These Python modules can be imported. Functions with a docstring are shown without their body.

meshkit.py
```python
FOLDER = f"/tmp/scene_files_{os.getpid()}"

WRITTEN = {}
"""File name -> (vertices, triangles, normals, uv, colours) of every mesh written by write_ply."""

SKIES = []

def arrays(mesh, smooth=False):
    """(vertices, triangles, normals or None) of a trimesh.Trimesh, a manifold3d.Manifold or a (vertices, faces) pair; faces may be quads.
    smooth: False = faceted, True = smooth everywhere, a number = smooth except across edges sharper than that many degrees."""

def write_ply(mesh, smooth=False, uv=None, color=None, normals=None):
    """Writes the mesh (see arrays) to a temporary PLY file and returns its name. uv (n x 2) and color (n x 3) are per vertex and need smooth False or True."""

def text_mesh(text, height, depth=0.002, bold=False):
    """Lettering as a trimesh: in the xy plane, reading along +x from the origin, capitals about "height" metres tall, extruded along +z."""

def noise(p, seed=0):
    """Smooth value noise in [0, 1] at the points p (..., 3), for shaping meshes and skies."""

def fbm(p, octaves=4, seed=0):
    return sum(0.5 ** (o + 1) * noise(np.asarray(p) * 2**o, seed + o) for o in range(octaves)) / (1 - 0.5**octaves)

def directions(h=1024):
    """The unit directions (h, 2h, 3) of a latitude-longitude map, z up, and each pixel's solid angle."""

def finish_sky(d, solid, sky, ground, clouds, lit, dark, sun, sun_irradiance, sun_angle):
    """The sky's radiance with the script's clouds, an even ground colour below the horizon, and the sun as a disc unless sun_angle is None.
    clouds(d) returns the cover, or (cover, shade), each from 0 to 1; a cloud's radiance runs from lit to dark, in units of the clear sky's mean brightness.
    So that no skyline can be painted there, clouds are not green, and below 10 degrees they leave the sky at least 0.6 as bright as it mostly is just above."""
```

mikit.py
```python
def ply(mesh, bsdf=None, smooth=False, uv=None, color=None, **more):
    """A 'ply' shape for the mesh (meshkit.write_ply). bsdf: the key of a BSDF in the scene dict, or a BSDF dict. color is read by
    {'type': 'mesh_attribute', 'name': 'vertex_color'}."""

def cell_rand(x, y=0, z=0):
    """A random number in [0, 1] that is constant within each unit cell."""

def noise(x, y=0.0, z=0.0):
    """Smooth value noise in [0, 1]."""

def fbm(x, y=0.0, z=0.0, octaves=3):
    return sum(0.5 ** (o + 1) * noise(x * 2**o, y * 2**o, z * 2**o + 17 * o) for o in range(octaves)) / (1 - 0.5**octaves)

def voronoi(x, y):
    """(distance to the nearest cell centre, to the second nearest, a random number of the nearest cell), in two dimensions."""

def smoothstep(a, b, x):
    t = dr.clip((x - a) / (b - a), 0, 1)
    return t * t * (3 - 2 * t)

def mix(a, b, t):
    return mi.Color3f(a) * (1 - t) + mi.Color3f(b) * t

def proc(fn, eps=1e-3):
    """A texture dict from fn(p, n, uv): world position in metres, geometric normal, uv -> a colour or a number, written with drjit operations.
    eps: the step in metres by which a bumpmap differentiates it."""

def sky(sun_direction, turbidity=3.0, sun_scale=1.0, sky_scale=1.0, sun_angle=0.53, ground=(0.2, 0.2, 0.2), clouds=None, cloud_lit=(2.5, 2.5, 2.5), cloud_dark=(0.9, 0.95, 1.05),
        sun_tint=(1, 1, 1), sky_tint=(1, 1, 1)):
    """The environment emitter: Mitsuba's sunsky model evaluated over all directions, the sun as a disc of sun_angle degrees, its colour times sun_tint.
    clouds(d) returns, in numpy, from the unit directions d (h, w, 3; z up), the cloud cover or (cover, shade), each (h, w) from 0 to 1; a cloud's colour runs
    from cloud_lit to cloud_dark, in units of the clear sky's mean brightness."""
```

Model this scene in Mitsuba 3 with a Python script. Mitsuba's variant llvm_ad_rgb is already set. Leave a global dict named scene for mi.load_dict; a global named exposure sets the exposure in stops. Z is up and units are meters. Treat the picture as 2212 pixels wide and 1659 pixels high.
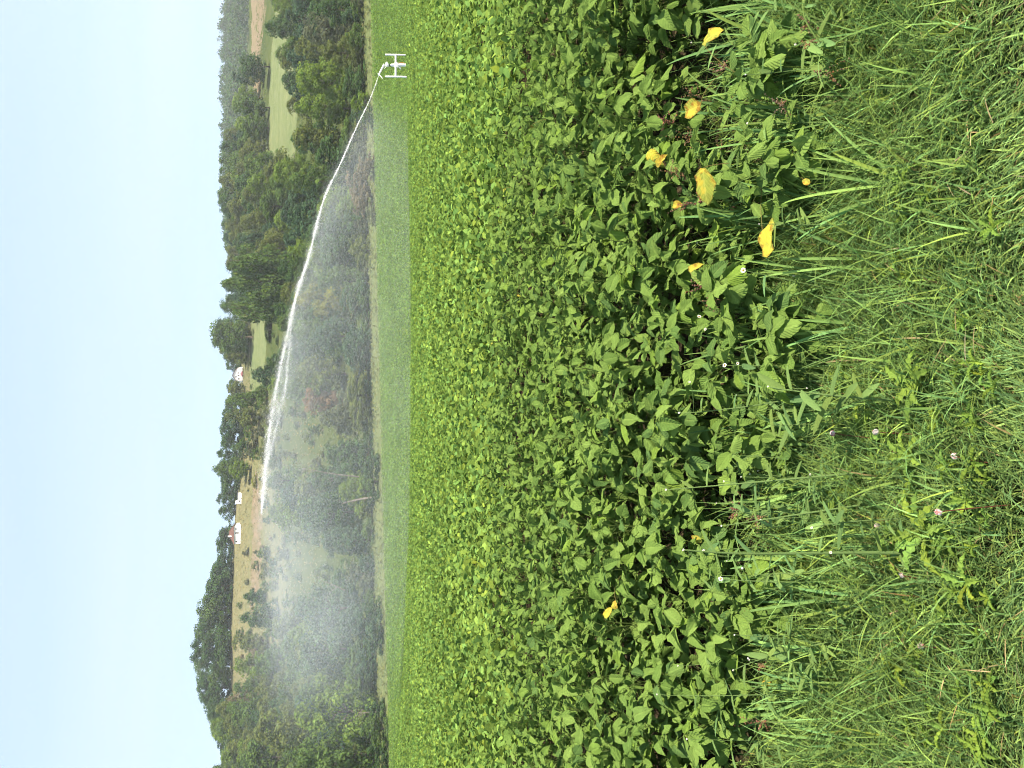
import math
import numpy as np, trimesh, drjit as dr, mitsuba as mi, mikit, meshkit
from scipy.interpolate import PchipInterpolator, RegularGridInterpolator
from mikit import proc, noise, fbm, cell_rand, smoothstep, mix

T = mi.ScalarTransform4f
scene, labels = {}, {}

# ------------------------------------------------------------------ camera, sky, exposure
FOCAL, EYE, PITCH = 772.0, 1.5, math.atan(126 / 772)          # a phone held upright, its picture stored on its side
scene['camera'] = {
    'type': 'perspective', 'fov': math.degrees(2 * math.atan(512 / FOCAL)), 'fov_axis': 'x',
    'near_clip': 0.05, 'far_clip': 6000.0,
    'to_world': T().look_at(origin=[0, 0, EYE], target=[0, math.cos(PITCH), EYE - math.sin(PITCH)], up=[1, 0, 0]),
    'medium': {'type': 'ref', 'id': 'haze_air'},
}
SUN = (0.55, -0.45, 0.95)
def thin_cloud(d):
    q = d / np.maximum(d[..., 2:], 0.06) * [0.35, 0.9, 0.35]
    return np.clip(0.42 + 0.75 * (meshkit.fbm(q, 4, 12) - 0.5) + 0.30 * np.exp(-d[..., 2] / 0.16), 0, 0.92)
scene['sky'] = mikit.sky(SUN, turbidity=3.5, sky_scale=1.0, sun_scale=1.0, ground=(0.08, 0.10, 0.04), clouds=thin_cloud, cloud_lit=(1.10, 1.22, 1.32), sun_tint=(0.95, 0.98, 1.07))
labels['sky'] = {'kind': 'structure'}
exposure = 3.22
HAZE_DENSITY = 0.00034
MIST = 0.78

# ------------------------------------------------------------------ helpers
def at(X, Y, y):
    """The point y metres ahead that the photograph shows at (X, Y) of a 2212 x 1659 view of it."""
    v, u = X * 1024 / 2212.0, 768 - Y * 768 / 1659.0
    a, b = (u - 384) / FOCAL, (512 - v) / FOCAL
    d = np.array([a, math.cos(PITCH) + b * math.sin(PITCH), -math.sin(PITCH) + b * math.cos(PITCH)])
    return np.array([0, 0, EYE]) + d * (y / d[1])

def seen(p):
    """The same view's (X, Y) of a point."""
    q = np.asarray(p, float) - [0, 0, EYE]
    dep = q[..., 1] * math.cos(PITCH) - q[..., 2] * math.sin(PITCH)
    upw = q[..., 1] * math.sin(PITCH) + q[..., 2] * math.cos(PITCH)
    u, v = 384 + FOCAL * q[..., 0] / dep, 512 - FOCAL * upw / dep
    return v * 2212 / 1024.0, (768 - u) * 1659 / 768.0

def zratio(v):
    return math.tan(math.atan((512 - v) / FOCAL) - PITCH)

def numbered(name):
    if name not in scene and name not in labels and not any(k.startswith(name + '__') for k in scene):
        return name
    n = COUNT.get(name, 0)
    while True:
        n += 1
        key = f'{name}_{n:03d}'
        if key not in USED:
            COUNT[name] = n
            return key
COUNT, USED = {}, set()

def newkey(name):
    if name not in USED:
        USED.add(name)
        return name
    n = COUNT.get(name, 0) + 1
    COUNT[name] = n
    key = f'{name}_{n:03d}'
    USED.add(key)
    return key

def thing(name, label=None, cat=None, group=None, kind=None):
    key = newkey(name)
    d = {}
    if label: d['label'] = label
    if cat: d['category'] = cat
    if group: d['group'] = group
    if kind: d['kind'] = kind
    labels[key] = d
    return key

def part(parent, name, shape, label=None, kind=None):
    key = newkey(parent + '__' + name)
    scene[key] = shape
    d = {}
    if label: d['label'] = label
    if kind: d['kind'] = kind
    if d: labels[key] = d
    return key

class MB:
    """Collects triangles with a colour and uv per vertex."""
    def __init__(self): self.v, self.f, self.c, self.t, self.n = [], [], [], [], 0
    def add(self, v, f, c=(0.5, 0.5, 0.5), uv=None):
        v = np.asarray(v, float); f = np.asarray(f, int)
        self.v.append(v); self.f.append(f + self.n); self.n += len(v)
        self.c.append(np.broadcast_to(np.asarray(c, float), v.shape)); self.t.append(np.zeros((len(v), 2)) if uv is None else uv)
        return self
    def ply(self, bsdf, smooth=False, uv=False, color=True, **more):
        m = (np.vstack(self.v), np.vstack(self.f))
        return mikit.ply(m, bsdf, smooth, uv=np.vstack(self.t) if uv else None, color=np.vstack(self.c) if color else None, **more)

def tube(p, r, k=6, caps=True):
    p = np.asarray(p, float); r = np.broadcast_to(np.asarray(r, float), (len(p),))
    t = np.gradient(p, axis=0); t /= np.linalg.norm(t, axis=1, keepdims=True) + 1e-12
    ref = np.array([0, 0, 1.0]) if abs(t[:, 2]).mean() < 0.8 else np.array([1.0, 0.2, 0])
    a = np.cross(t, ref); a /= np.linalg.norm(a, axis=1, keepdims=True) + 1e-12
    b = np.cross(t, a); ang = np.arange(k) * 2 * np.pi / k
    v = (p[:, None] + r[:, None, None] * (np.cos(ang)[None, :, None] * a[:, None] + np.sin(ang)[None, :, None] * b[:, None])).reshape(-1, 3)
    i, j = np.meshgrid(np.arange(len(p) - 1), np.arange(k), indexing='ij')
    q = np.stack([i * k + j, i * k + (j + 1) % k, (i + 1) * k + (j + 1) % k, (i + 1) * k + j], -1).reshape(-1, 4)
    f = np.vstack([q[:, [0, 1, 2]], q[:, [0, 2, 3]]])
    if caps:
        n = len(v); v = np.vstack([v, p[:1], p[-1:]]); e = (len(p) - 1) * k; j = np.arange(k)
        f = np.vstack([f, np.stack([np.full(k, n), (j + 1) % k, j], 1), np.stack([np.full(k, n + 1), e + j, e + (j + 1) % k], 1)])
    return v, f

def bezier(a, b, c, n=8):
    t = np.linspace(0, 1, n)[:, None]
    return (1 - t) ** 2 * np.asarray(a, float) + 2 * t * (1 - t) * np.asarray(b, float) + t * t * np.asarray(c, float)

def frames(nrm, spin):
    """Rotation matrices (n,3,3) whose columns are side, along, normal."""
    n = nrm / (np.linalg.norm(nrm, axis=1, keepdims=True) + 1e-12)
    ref = np.where(np.abs(n[:, 2:]) < 0.95, [0, 0, 1.0], [1.0, 0, 0])
    a = np.cross(ref, n); a /= np.linalg.norm(a, axis=1, keepdims=True) + 1e-12
    b = np.cross(n, a); c, s = np.cos(spin)[:, None], np.sin(spin)[:, None]
    return np.stack([a * c + b * s, -a * s + b * c, n], -1)

def scatter(mb, tv, tf, pos, rot, size, col, uv=None, uk=None):
    """Copies of the template (tv, tf) at pos with rotations rot and sizes, joined."""
    n, k = len(pos), len(tv)
    size = np.asarray(size); size = size[:, None] * np.ones(3) if size.ndim == 1 else size
    v = np.einsum('nij,nkj->nki', rot, tv[None] * size[:, None, :]) + pos[:, None, :]
    f = (tf[None] + (np.arange(n) * k)[:, None, None]).reshape(-1, 3)
    t = None
    if uv is not None:
        t = np.tile(uv[None], (n, 1, 1)).astype(float); t[..., 0] = t[..., 0] * 0.96 + 0.02 + uk[:, None]; t = t.reshape(-1, 2)
    mb.add(v.reshape(-1, 3), f, np.repeat(col, k, axis=0), t)

def jitter(rng, base, n, amount=0.25, hue=0.12):
    """n colours round a base one: brighter and darker, yellower and bluer individuals."""
    b = np.exp(rng.normal(0, amount, (n, 1)))
    h = np.clip(rng.normal(0.02, hue, (n, 1)), -0.16, 0.4)
    return np.clip(np.asarray(base) * b * np.hstack([1 + h, 1 + 0.25 * h, 1 - h * 0.8]), 0.002, 0.9)

# ------------------------------------------------------------------ materials
def rgb(*c): return {'type': 'rgb', 'value': list(c)}
VC = {'type': 'mesh_attribute', 'name': 'vertex_color'}
scene['foliage'] = {'type': 'principledthin', 'base_color': VC, 'roughness': 0.65, 'diff_trans': 0.75, 'eta': 1.4}
scene['herb'] = {'type': 'principledthin', 'base_color': VC, 'roughness': 0.42, 'diff_trans': 0.78, 'eta': 1.45}

def leaf_color(p, n, uv):
    k = dr.floor(uv.x); s = dr.abs((uv.x - k - 0.5) * 2.0); t = uv.y
    r1, r2, r3 = cell_rand(k, 3), cell_rand(k, 5), cell_rand(k, 9)
    q = t * 8.0 - s * 2.6 + 40.0
    d = dr.abs(q - dr.floor(q) - 0.5)
    vein = dr.maximum(smoothstep(0.40, 0.49, d) * 0.55, smoothstep(0.07, 0.02, s))
    c = mix((0.112, 0.200, 0.044), (0.190, 0.298, 0.070), r1)
    c = mix(c, mi.Color3f(0.185, 0.30, 0.045), smoothstep(0.82, 1.0, r2) * 0.8)
    c = mix(c, mi.Color3f(0.065, 0.14, 0.050), smoothstep(0.75, 1.0, r3) * 0.7)
    c = c * (0.86 + 0.28 * fbm(p.x * 60.0, p.y * 60.0, p.z * 60.0, 2))
    spot = smoothstep(0.80, 0.86, noise(p.x * 240.0, p.y * 240.0, p.z * 240.0)) * smoothstep(0.55, 0.8, r3)
    c = mix(c, mi.Color3f(0.10, 0.085, 0.03), spot * 0.6)
    return mix(c, mi.Color3f(0.21, 0.31, 0.075), vein * 0.5)

def leaf_relief(p, n, uv):
    k = dr.floor(uv.x); s = dr.abs((uv.x - k - 0.5) * 2.0); t = uv.y
    q = t * 8.0 - s * 2.6 + 40.0
    d = q - dr.floor(q)
    return dr.sin(d * math.pi) * smoothstep(0.0, 0.2, s) + 0.5 * noise(p.x * 150.0, p.y * 150.0, p.z * 150.0)

scene['soy_leaf'] = {'type': 'bumpmap', 'arbitrary': proc(leaf_relief, eps=0.0015), 'scale': 0.0035,
                     'bsdf': {'type': 'principledthin', 'base_color': proc(leaf_color), 'roughness': 0.40, 'diff_trans': 0.75, 'eta': 1.55}}

def yellow_color(p, n, uv):
    k = dr.floor(uv.x); s = dr.abs((uv.x - k - 0.5) * 2.0); t = uv.y
    q = t * 8.0 - s * 2.6 + 40.0
    d = dr.abs(q - dr.floor(q) - 0.5)
    vein = dr.maximum(smoothstep(0.33, 0.49, d), smoothstep(0.12, 0.03, s))
    r = cell_rand(k, 3)
    c = mix((0.44, 0.41, 0.050), (0.38, 0.30, 0.045), r)
    brown = smoothstep(0.56, 0.70, fbm(p.x * 45.0, p.y * 45.0, p.z * 45.0, 3) + (r - 0.5) * 0.25)
    c = mix(c, mi.Color3f(0.22, 0.085, 0.02), brown * 0.8)
    green = smoothstep(0.46, 0.60, fbm(p.x * 30.0 + 7.0, p.y * 30.0, p.z * 30.0, 3))
    c = mix(c, mi.Color3f(0.20, 0.27, 0.05), green * 0.8)
    rim = smoothstep(0.72, 1.0, s + 0.5 * (noise(p.x * 120.0, p.y * 120.0, p.z * 120.0) - 0.5))
    c = mix(c, mi.Color3f(0.16, 0.07, 0.02), rim * 0.75)
    return mix(c, mi.Color3f(0.40, 0.40, 0.09), vein * 0.45)
scene['yellow_leaf'] = {'type': 'bumpmap', 'arbitrary': scene['soy_leaf']['arbitrary'], 'scale': 0.0016,
                        'bsdf': {'type': 'principledthin', 'base_color': proc(yellow_color), 'roughness': 0.5, 'diff_trans': 0.6, 'eta': 1.4}}

def soil_color(p, n, uv):
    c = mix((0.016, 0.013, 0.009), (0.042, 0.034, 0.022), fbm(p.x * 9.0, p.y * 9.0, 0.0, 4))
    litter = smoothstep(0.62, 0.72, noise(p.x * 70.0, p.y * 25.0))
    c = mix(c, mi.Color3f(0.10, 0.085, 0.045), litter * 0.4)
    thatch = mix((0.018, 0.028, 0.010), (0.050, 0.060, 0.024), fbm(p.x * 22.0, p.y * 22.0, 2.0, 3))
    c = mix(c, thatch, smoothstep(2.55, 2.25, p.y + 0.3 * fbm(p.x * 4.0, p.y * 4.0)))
    green = smoothstep(85.0, 100.0, p.y + 6.0 * fbm(p.x * 0.2, p.y * 0.2))
    leafy = mix((0.045, 0.095, 0.016), (0.085, 0.155, 0.026), fbm(p.x * 3.0, p.y * 3.0, 0.0, 3))
    c = mix(c, leafy, green)
    strip = smoothstep(0.0, 1.5, p.y - 152.5 + 5.0 * (fbm(p.x * 0.15, 3.0, 0.0, 4) - 0.5))
    straw = mix((0.125, 0.140, 0.062), (0.085, 0.122, 0.045), fbm(p.x * 0.25, p.y * 0.9, 0.0, 4))
    return mix(c, straw, strip)
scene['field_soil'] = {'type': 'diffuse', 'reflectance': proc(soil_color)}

scene['bark'] = {'type': 'diffuse', 'reflectance': proc(lambda p, n, uv: mix((0.055, 0.045, 0.035), (0.15, 0.125, 0.095), fbm(p.x * 6, p.y * 6, p.z * 1.5, 3)))}
scene['pale_bark'] = {'type': 'diffuse', 'reflectance': proc(lambda p, n, uv: mix((0.11, 0.098, 0.075), (0.22, 0.20, 0.155), fbm(p.x * 6, p.y * 6, p.z * 1.5, 3)))}
scene['white_render'] = {'type': 'diffuse', 'reflectance': proc(lambda p, n, uv: mix((0.70, 0.68, 0.64), (0.82, 0.81, 0.78), fbm(p.x * 0.9, p.y * 0.9, p.z * 0.9, 3)))}
scene['roof_tile'] = {'type': 'diffuse', 'reflectance': proc(lambda p, n, uv: mix((0.090, 0.050, 0.042), (0.150, 0.088, 0.072), fbm(p.x * 2.5, p.y * 2.5, p.z * 5.0, 3)))}
scene['window_pane'] = {'type': 'principled', 'base_color': rgb(0.03, 0.035, 0.04), 'roughness': 0.08, 'specular': 0.6}
scene['white_enamel'] = {'type': 'principled', 'base_color': rgb(0.80, 0.81, 0.82), 'roughness': 0.32, 'specular': 0.5}
scene['galvanised'] = {'type': 'principled', 'base_color': rgb(0.62, 0.64, 0.66), 'roughness': 0.38, 'metallic': 0.7}
scene['orange_paint'] = {'type': 'principled', 'base_color': rgb(0.62, 0.16, 0.03), 'roughness': 0.4}
scene['dark_rubber'] = {'type': 'principled', 'base_color': rgb(0.03, 0.03, 0.033), 'roughness': 0.6}
scene['spray_water'] = {'type': 'principledthin', 'base_color': rgb(0.95, 0.96, 0.97), 'roughness': 0.3, 'diff_trans': 1.0, 'eta': 1.33}
scene['pink_paint'] = {'type': 'principled', 'base_color': rgb(0.45, 0.16, 0.19), 'roughness': 0.4}

for _k in ('bark', 'pale_bark', 'white_render', 'roof_tile', 'window_pane', 'white_enamel', 'galvanised', 'orange_paint', 'dark_rubber', 'pink_paint', 'field_soil'):
    scene[_k] = {'type': 'twosided', 'bsdf': scene[_k]}

# ------------------------------------------------------------------ terrain
_y = [-40, -5, 0, 10, 20, 30, 40, 55, 66, 75, 85, 93, 100, 120, 150, 170]
_zmid = [0.05, 0.02, 0, -0.02, -0.10, -0.31, -0.58, -0.93, -1.24, -1.55, -2.15, -2.35, -2.1, -0.9, 1.75, 4.0]
_near = PchipInterpolator(_y, _zmid)
_hy = [170, 210, 260, 320, 380, 440, 560, 900, 1300]
_ha = [-0.62, -0.497, -0.342, -0.192, 0.054, 0.24, 0.41, 0.497, 0.62]
_hv = [[380, 352, 312, 274, 248, 242, 246, 252, 300], [380, 352, 312, 272, 246, 240, 244, 248, 300], [378, 350, 310, 268, 236, 230, 235, 242, 300],
       [376, 350, 312, 268, 241, 234, 240, 244, 300], [373, 350, 312, 275, 252, 242, 246, 246, 300], [370, 345, 310, 278, 256, 243, 246, 240, 300],
       [367, 345, 313, 281, 262, 250, 258, 236, 300], [366, 345, 316, 286, 262, 249, 260, 238, 300], [365, 345, 316, 288, 262, 249, 260, 240, 300]]
_hill = RegularGridInterpolator((_ha, _hy), np.array([[EYE + y * zratio(v) for v, y in zip(row, _hy)] for row in _hv]), method='cubic', bounds_error=False, fill_value=None)

def ss(a, b, x):
    t = np.clip((np.asarray(x, float) - a) / (b - a), 0, 1)
    return t * t * (3 - 2 * t)

def ground_z(x, y):
    x, y = np.asarray(x, float), np.asarray(y, float)
    near = _near(np.clip(y, -40, 170)) + np.where(x > 0, 0.0006, 0.0013) * x * x * ss(20, 66, y) * (1 - ss(70, 95, y)) + 0.024 * x * ss(90, 140, y)
    a = np.clip(x / np.maximum(y, 60), -0.62, 0.62)
    hill = _hill(np.stack([a, np.clip(y, 170, 1300)], -1))
    w = ss(152, 174, y)
    return near * (1 - w) + hill * w

def sheet(ys, na, wa, w0, bump=None):
    a = np.linspace(-1, 1, na)
    Y, A = np.meshgrid(ys, a, indexing='ij')
    X = A * (w0 + wa * np.maximum(Y, 0))
    Z = ground_z(X, Y)
    if bump is not None: Z = Z + bump(X, Y)
    v = np.stack([X, Y, Z], -1).reshape(-1, 3)
    i, j = np.meshgrid(np.arange(len(ys) - 1), np.arange(na - 1), indexing='ij')
    q = np.stack([i * na + j, i * na + j + 1, (i + 1) * na + j + 1, (i + 1) * na + j], -1).reshape(-1, 4)
    return v, q

def rough(X, Y):
    return 0.05 * (meshkit.fbm(np.stack([X * 4, Y * 4, X * 0], -1), 3, 5) - 0.5) * (Y < 60)
ys = np.concatenate([np.linspace(-30, 0.9, 20), np.linspace(1.0, 8, 90), np.linspace(8.3, 60, 90), np.linspace(61, 170, 80)])
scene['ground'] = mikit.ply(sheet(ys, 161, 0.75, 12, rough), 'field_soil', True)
labels['ground'] = {'kind': 'structure', 'label': 'dark soil under the crop rising to a dry grass margin below the trees'}

def ellipse(px, py, cx, cy, rx, ry, rot=0.0, soft=0.15):
    c, s = math.cos(rot), math.sin(rot)
    dx, dy = px - cx, py - cy
    u, w = (dx * c + dy * s) / rx, (-dx * s + dy * c) / ry
    return u * u + w * w

_mead = at(607, 200, 315); _m2 = at(560, 735, 362); _bare = at(562, 50, 400); _tan = at(520, 1300, 360); _pink = at(535, 1235, 340); _pink2 = at(535, 1115, 345)
def hill_color(p, n, uv):
    w = fbm(p.x * 0.05, p.y * 0.05, 0.0, 3) - 0.5
    g = fbm(p.x * 0.6, p.y * 0.6, 0.0, 4)
    c = mix((0.035, 0.060, 0.018), (0.075, 0.090, 0.032), fbm(p.x * 0.14, p.y * 0.14, 5.0, 5))
    straw = mix((0.125, 0.140, 0.062), (0.085, 0.122, 0.045), fbm(p.x * 0.25, p.y * 0.9, 0.0, 4))
    c = mix(c, straw, smoothstep(178.0, 173.0, p.y + 6.0 * w))
    dry = smoothstep(1.3, 0.75, ellipse(p.x, p.y, float(_tan[0]), float(_tan[1]), 75.0, 75.0) + w)
    c = mix(c, mix((0.150, 0.140, 0.070), (0.095, 0.112, 0.046), g), dry)
    top = smoothstep(345.0, 362.0, p.y + 40.0 * w + 14.0 * (fbm(p.x * 0.3, p.y * 0.3, 2.0, 3) - 0.5)) * smoothstep(60.0, -20.0, p.x)
    c = mix(c, mix((0.165, 0.150, 0.080), (0.112, 0.120, 0.055), g), top)
    for b, rx, ry, r in ((_pink, 26.0, 9.0, -0.12), (_pink2, 16.0, 7.0, 0.1), (_bare, 60.0, 22.0, 0.0)):
        e = smoothstep(1.25, 0.75, ellipse(p.x, p.y, float(b[0]), float(b[1]), rx, ry, r) + 3.0 * w + 2.2 * (fbm(p.x * 0.22, p.y * 0.22, 9.0, 4) - 0.5))
        c = mix(c, mix((0.195, 0.148, 0.108), (0.125, 0.118, 0.060), fbm(p.x * 0.5, p.y * 0.25, 1.0, 3)), e)
    for b, rx, ry, r in ((_mead, 78.0, 36.0, -0.15), (_m2, 30.0, 22.0, 0.0)):
        e = smoothstep(1.1, 0.95, ellipse(p.x, p.y, float(b[0]), float(b[1]), rx, ry, r) + 0.3 * w)
        rows = fbm(p.x * 0.10, p.y * 0.42, 4.0, 5)
        c = mix(c, mix((0.066, 0.108, 0.040), (0.165, 0.180, 0.088), 0.45 * g + 0.55 * rows), e)
    return c
scene['hill_grass'] = {'type': 'diffuse', 'reflectance': proc(hill_color)}
ys = np.concatenate([np.linspace(165, 460, 190), np.linspace(465, 1300, 60)])
scene['hills'] = mikit.ply(sheet(ys, 241, 0.75, 12, lambda X, Y: 0.9 * (meshkit.fbm(np.stack([X * 0.12, Y * 0.12, X * 0], -1), 4, 9) - 0.5) * ss(172, 200, Y) - 0.12 * (Y < 169)), 'hill_grass', True)
labels['hills'] = {'kind': 'structure', 'label': 'steep hillside of dry grass, meadow and bare earth behind the field'}

# ------------------------------------------------------------------ trees
def cards(rng, pos, nrm, size, col, mb, fold=0.25):
    tv = np.array([[0, -0.5, 0], [0.38, 0, fold * 0.5], [0, 0.5, 0], [-0.38, 0, fold * 0.5]], float)
    tf = np.array([[0, 1, 2], [0, 2, 3]])
    scatter(mb, tv, tf, pos, frames(nrm, rng.uniform(0, 6.28, len(pos))), size, col)

def crown(rng, shape, n_cl, n_leaf, leaf, col, hue=0.10):
    """A unit crown (diameter 1, height 1, standing on 0) of leaf faces gathered in clumps."""
    mb, cl = MB(), []
    for _ in range(4000):
        t, a, r = rng.uniform(0.02, 0.98), rng.uniform(0, 6.283), math.sqrt(rng.uniform(0.15, 1))
        R = shape(t) * (0.82 + 0.25 * math.sin(a * 2 + t * 9 + n_cl))
        if rng.uniform() < shape(t) + 0.15:
            cl.append((math.cos(a) * r * R * 0.42, math.sin(a) * r * R * 0.42, t))
        if len(cl) >= n_cl: break
    for c in cl:
        cr = rng.uniform(0.085, 0.165)
        d = rng.normal(0, 1, (n_leaf, 3)); d /= np.linalg.norm(d, axis=1, keepdims=True)
        d[:, 2] = np.where(d[:, 2] < -0.45, -d[:, 2], d[:, 2])
        p = np.array(c) + d * cr * rng.uniform(0.55, 1.08, (n_leaf, 1)) * [1, 1, 0.85]
        p[:, 2] = np.maximum(p[:, 2], 0.0)
        tint = np.exp(rng.normal(0, 0.14))
        cards(rng, p, d + rng.normal(0, 0.26, d.shape), rng.uniform(0.7, 1.3, n_leaf) * leaf, jitter(rng, np.asarray(col) * tint, n_leaf, 0.10, hue * 0.7), mb)
    return mb

SHAPES = {
    'round': lambda t: math.sqrt(max(0.0, 1 - (2 * t - 1) ** 2)) ** 0.9,
    'oval': lambda t: math.sin(math.pi * min(1, t ** 0.8)) ** 0.7,
    'wide': lambda t: math.sin(math.pi * min(1, t ** 0.62)) ** 0.55,
    'column': lambda t: (min(1, 3.2 * t + 0.35) * (1 - t ** 5)) ** 0.8,
    'cone': lambda t: max(0.05, (1 - t)) ** 0.8 * min(1, 5 * t + 0.5),
    'dome': lambda t: math.sqrt(max(0, 1 - t * t)),
    'full': lambda t: (1 - t ** 2.4) ** 0.6 * min(1, 0.72 + t * 1.6),
}
GREENS = {'dark': (0.058, 0.112, 0.038), 'mid': (0.088, 0.148, 0.040), 'olive': (0.118, 0.152, 0.044), 'bright': (0.132, 0.205, 0.038),
          'yellow': (0.200, 0.220, 0.048), 'brown': (0.150, 0.128, 0.075), 'rust': (0.190, 0.125, 0.075), 'grey': (0.112, 0.135, 0.075), 'blue': (0.055, 0.106, 0.054)}
PROTO = {}
def proto(shape, tint, seed=0):
    """A shapegroup with trunk, limbs and crown of a tree one metre high and wide."""
    key = (shape, tint, seed)
    if key in PROTO: return PROTO[key]
    rng = np.random.default_rng(abs(hash((len(shape) * 7 + ord(shape[0]), ord(tint[0]) * 31 + len(tint), seed))) % 2 ** 31)
    name = f'{tint}_{shape}_stock_{"abcdefgh"[seed]}'
    group = {'type': 'shapegroup'}
    lift = {'dome': 0.0, 'full': 0.0, 'column': 0.05, 'cone': 0.04}.get(shape, 0.07)
    if shape == 'column':
        mb = MB()
        for _ in range(34):
            a, r, b = rng.uniform(0, 6.283), math.sqrt(rng.uniform(0, 1)) * 0.40, rng.uniform(0.0, 0.62)
            top = min(1.0, b + rng.uniform(0.28, 0.45)) * (1 - 0.22 * (r / 0.4) ** 2)
            n = 80; t = rng.uniform(0, 1, n)
            w = 0.12 * np.sin(np.pi * np.clip(t, 0.04, 0.985)) ** 0.6
            an = rng.uniform(0, 6.283, n); d = np.stack([np.cos(an), np.sin(an), np.full(n, 0.45)], 1)
            c = np.stack([math.cos(a) * r * (1 - 0.25 * t), math.sin(a) * r * (1 - 0.25 * t), b + (top - b) * t], 1)
            cards(rng, c + d * w[:, None] * rng.uniform(0.6, 1.05, (n, 1)) * [1, 1, 0.3], d + rng.normal(0, 0.5, d.shape), rng.uniform(0.7, 1.3, n)[:, None] * np.array([[0.085, 0.034, 0.085]]) , jitter(rng, np.asarray(GREENS[tint]) * np.exp(rng.normal(0, 0.12)), n, 0.2, 0.1), mb)
    else:
        ncl, nl, lf = {'cone': (46, 60, 0.050), 'dome': (30, 64, 0.060)}.get(shape, (58, 62, 0.050))
        mb = crown(rng, SHAPES[shape], ncl, nl, lf, GREENS[tint])
    v = np.vstack(mb.v); v[:, 2] = lift + v[:, 2] * (1 - lift); mb.v = [v]
    group['crown'] = mb.ply('foliage')
    wood = MB()
    top = {'dome': 0.45, 'column': 0.9, 'cone': 0.9}.get(shape, 0.72)
    wood.add(*tube([(0, 0, -0.06), (0.006, 0.004, 0.1), (-0.006, 0.008, 0.3), (0.008, -0.004, top)], [0.030, 0.024, 0.018, 0.004], 7))
    for _ in range(7):
        z, a, L = rng.uniform(0.16, top - 0.15), rng.uniform(0, 6.28), rng.uniform(0.18, 0.34)
        wood.add(*tube(bezier((0, 0, z), (math.cos(a) * L * 0.5, math.sin(a) * L * 0.5, z + 0.05), (math.cos(a) * L, math.sin(a) * L, z + 0.2), 5), np.linspace(0.011, 0.003, 5), 5))
    group['trunk'] = wood.ply('bark', color=False)
    scene[name] = group
    PROTO[key] = name
    return name

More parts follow.
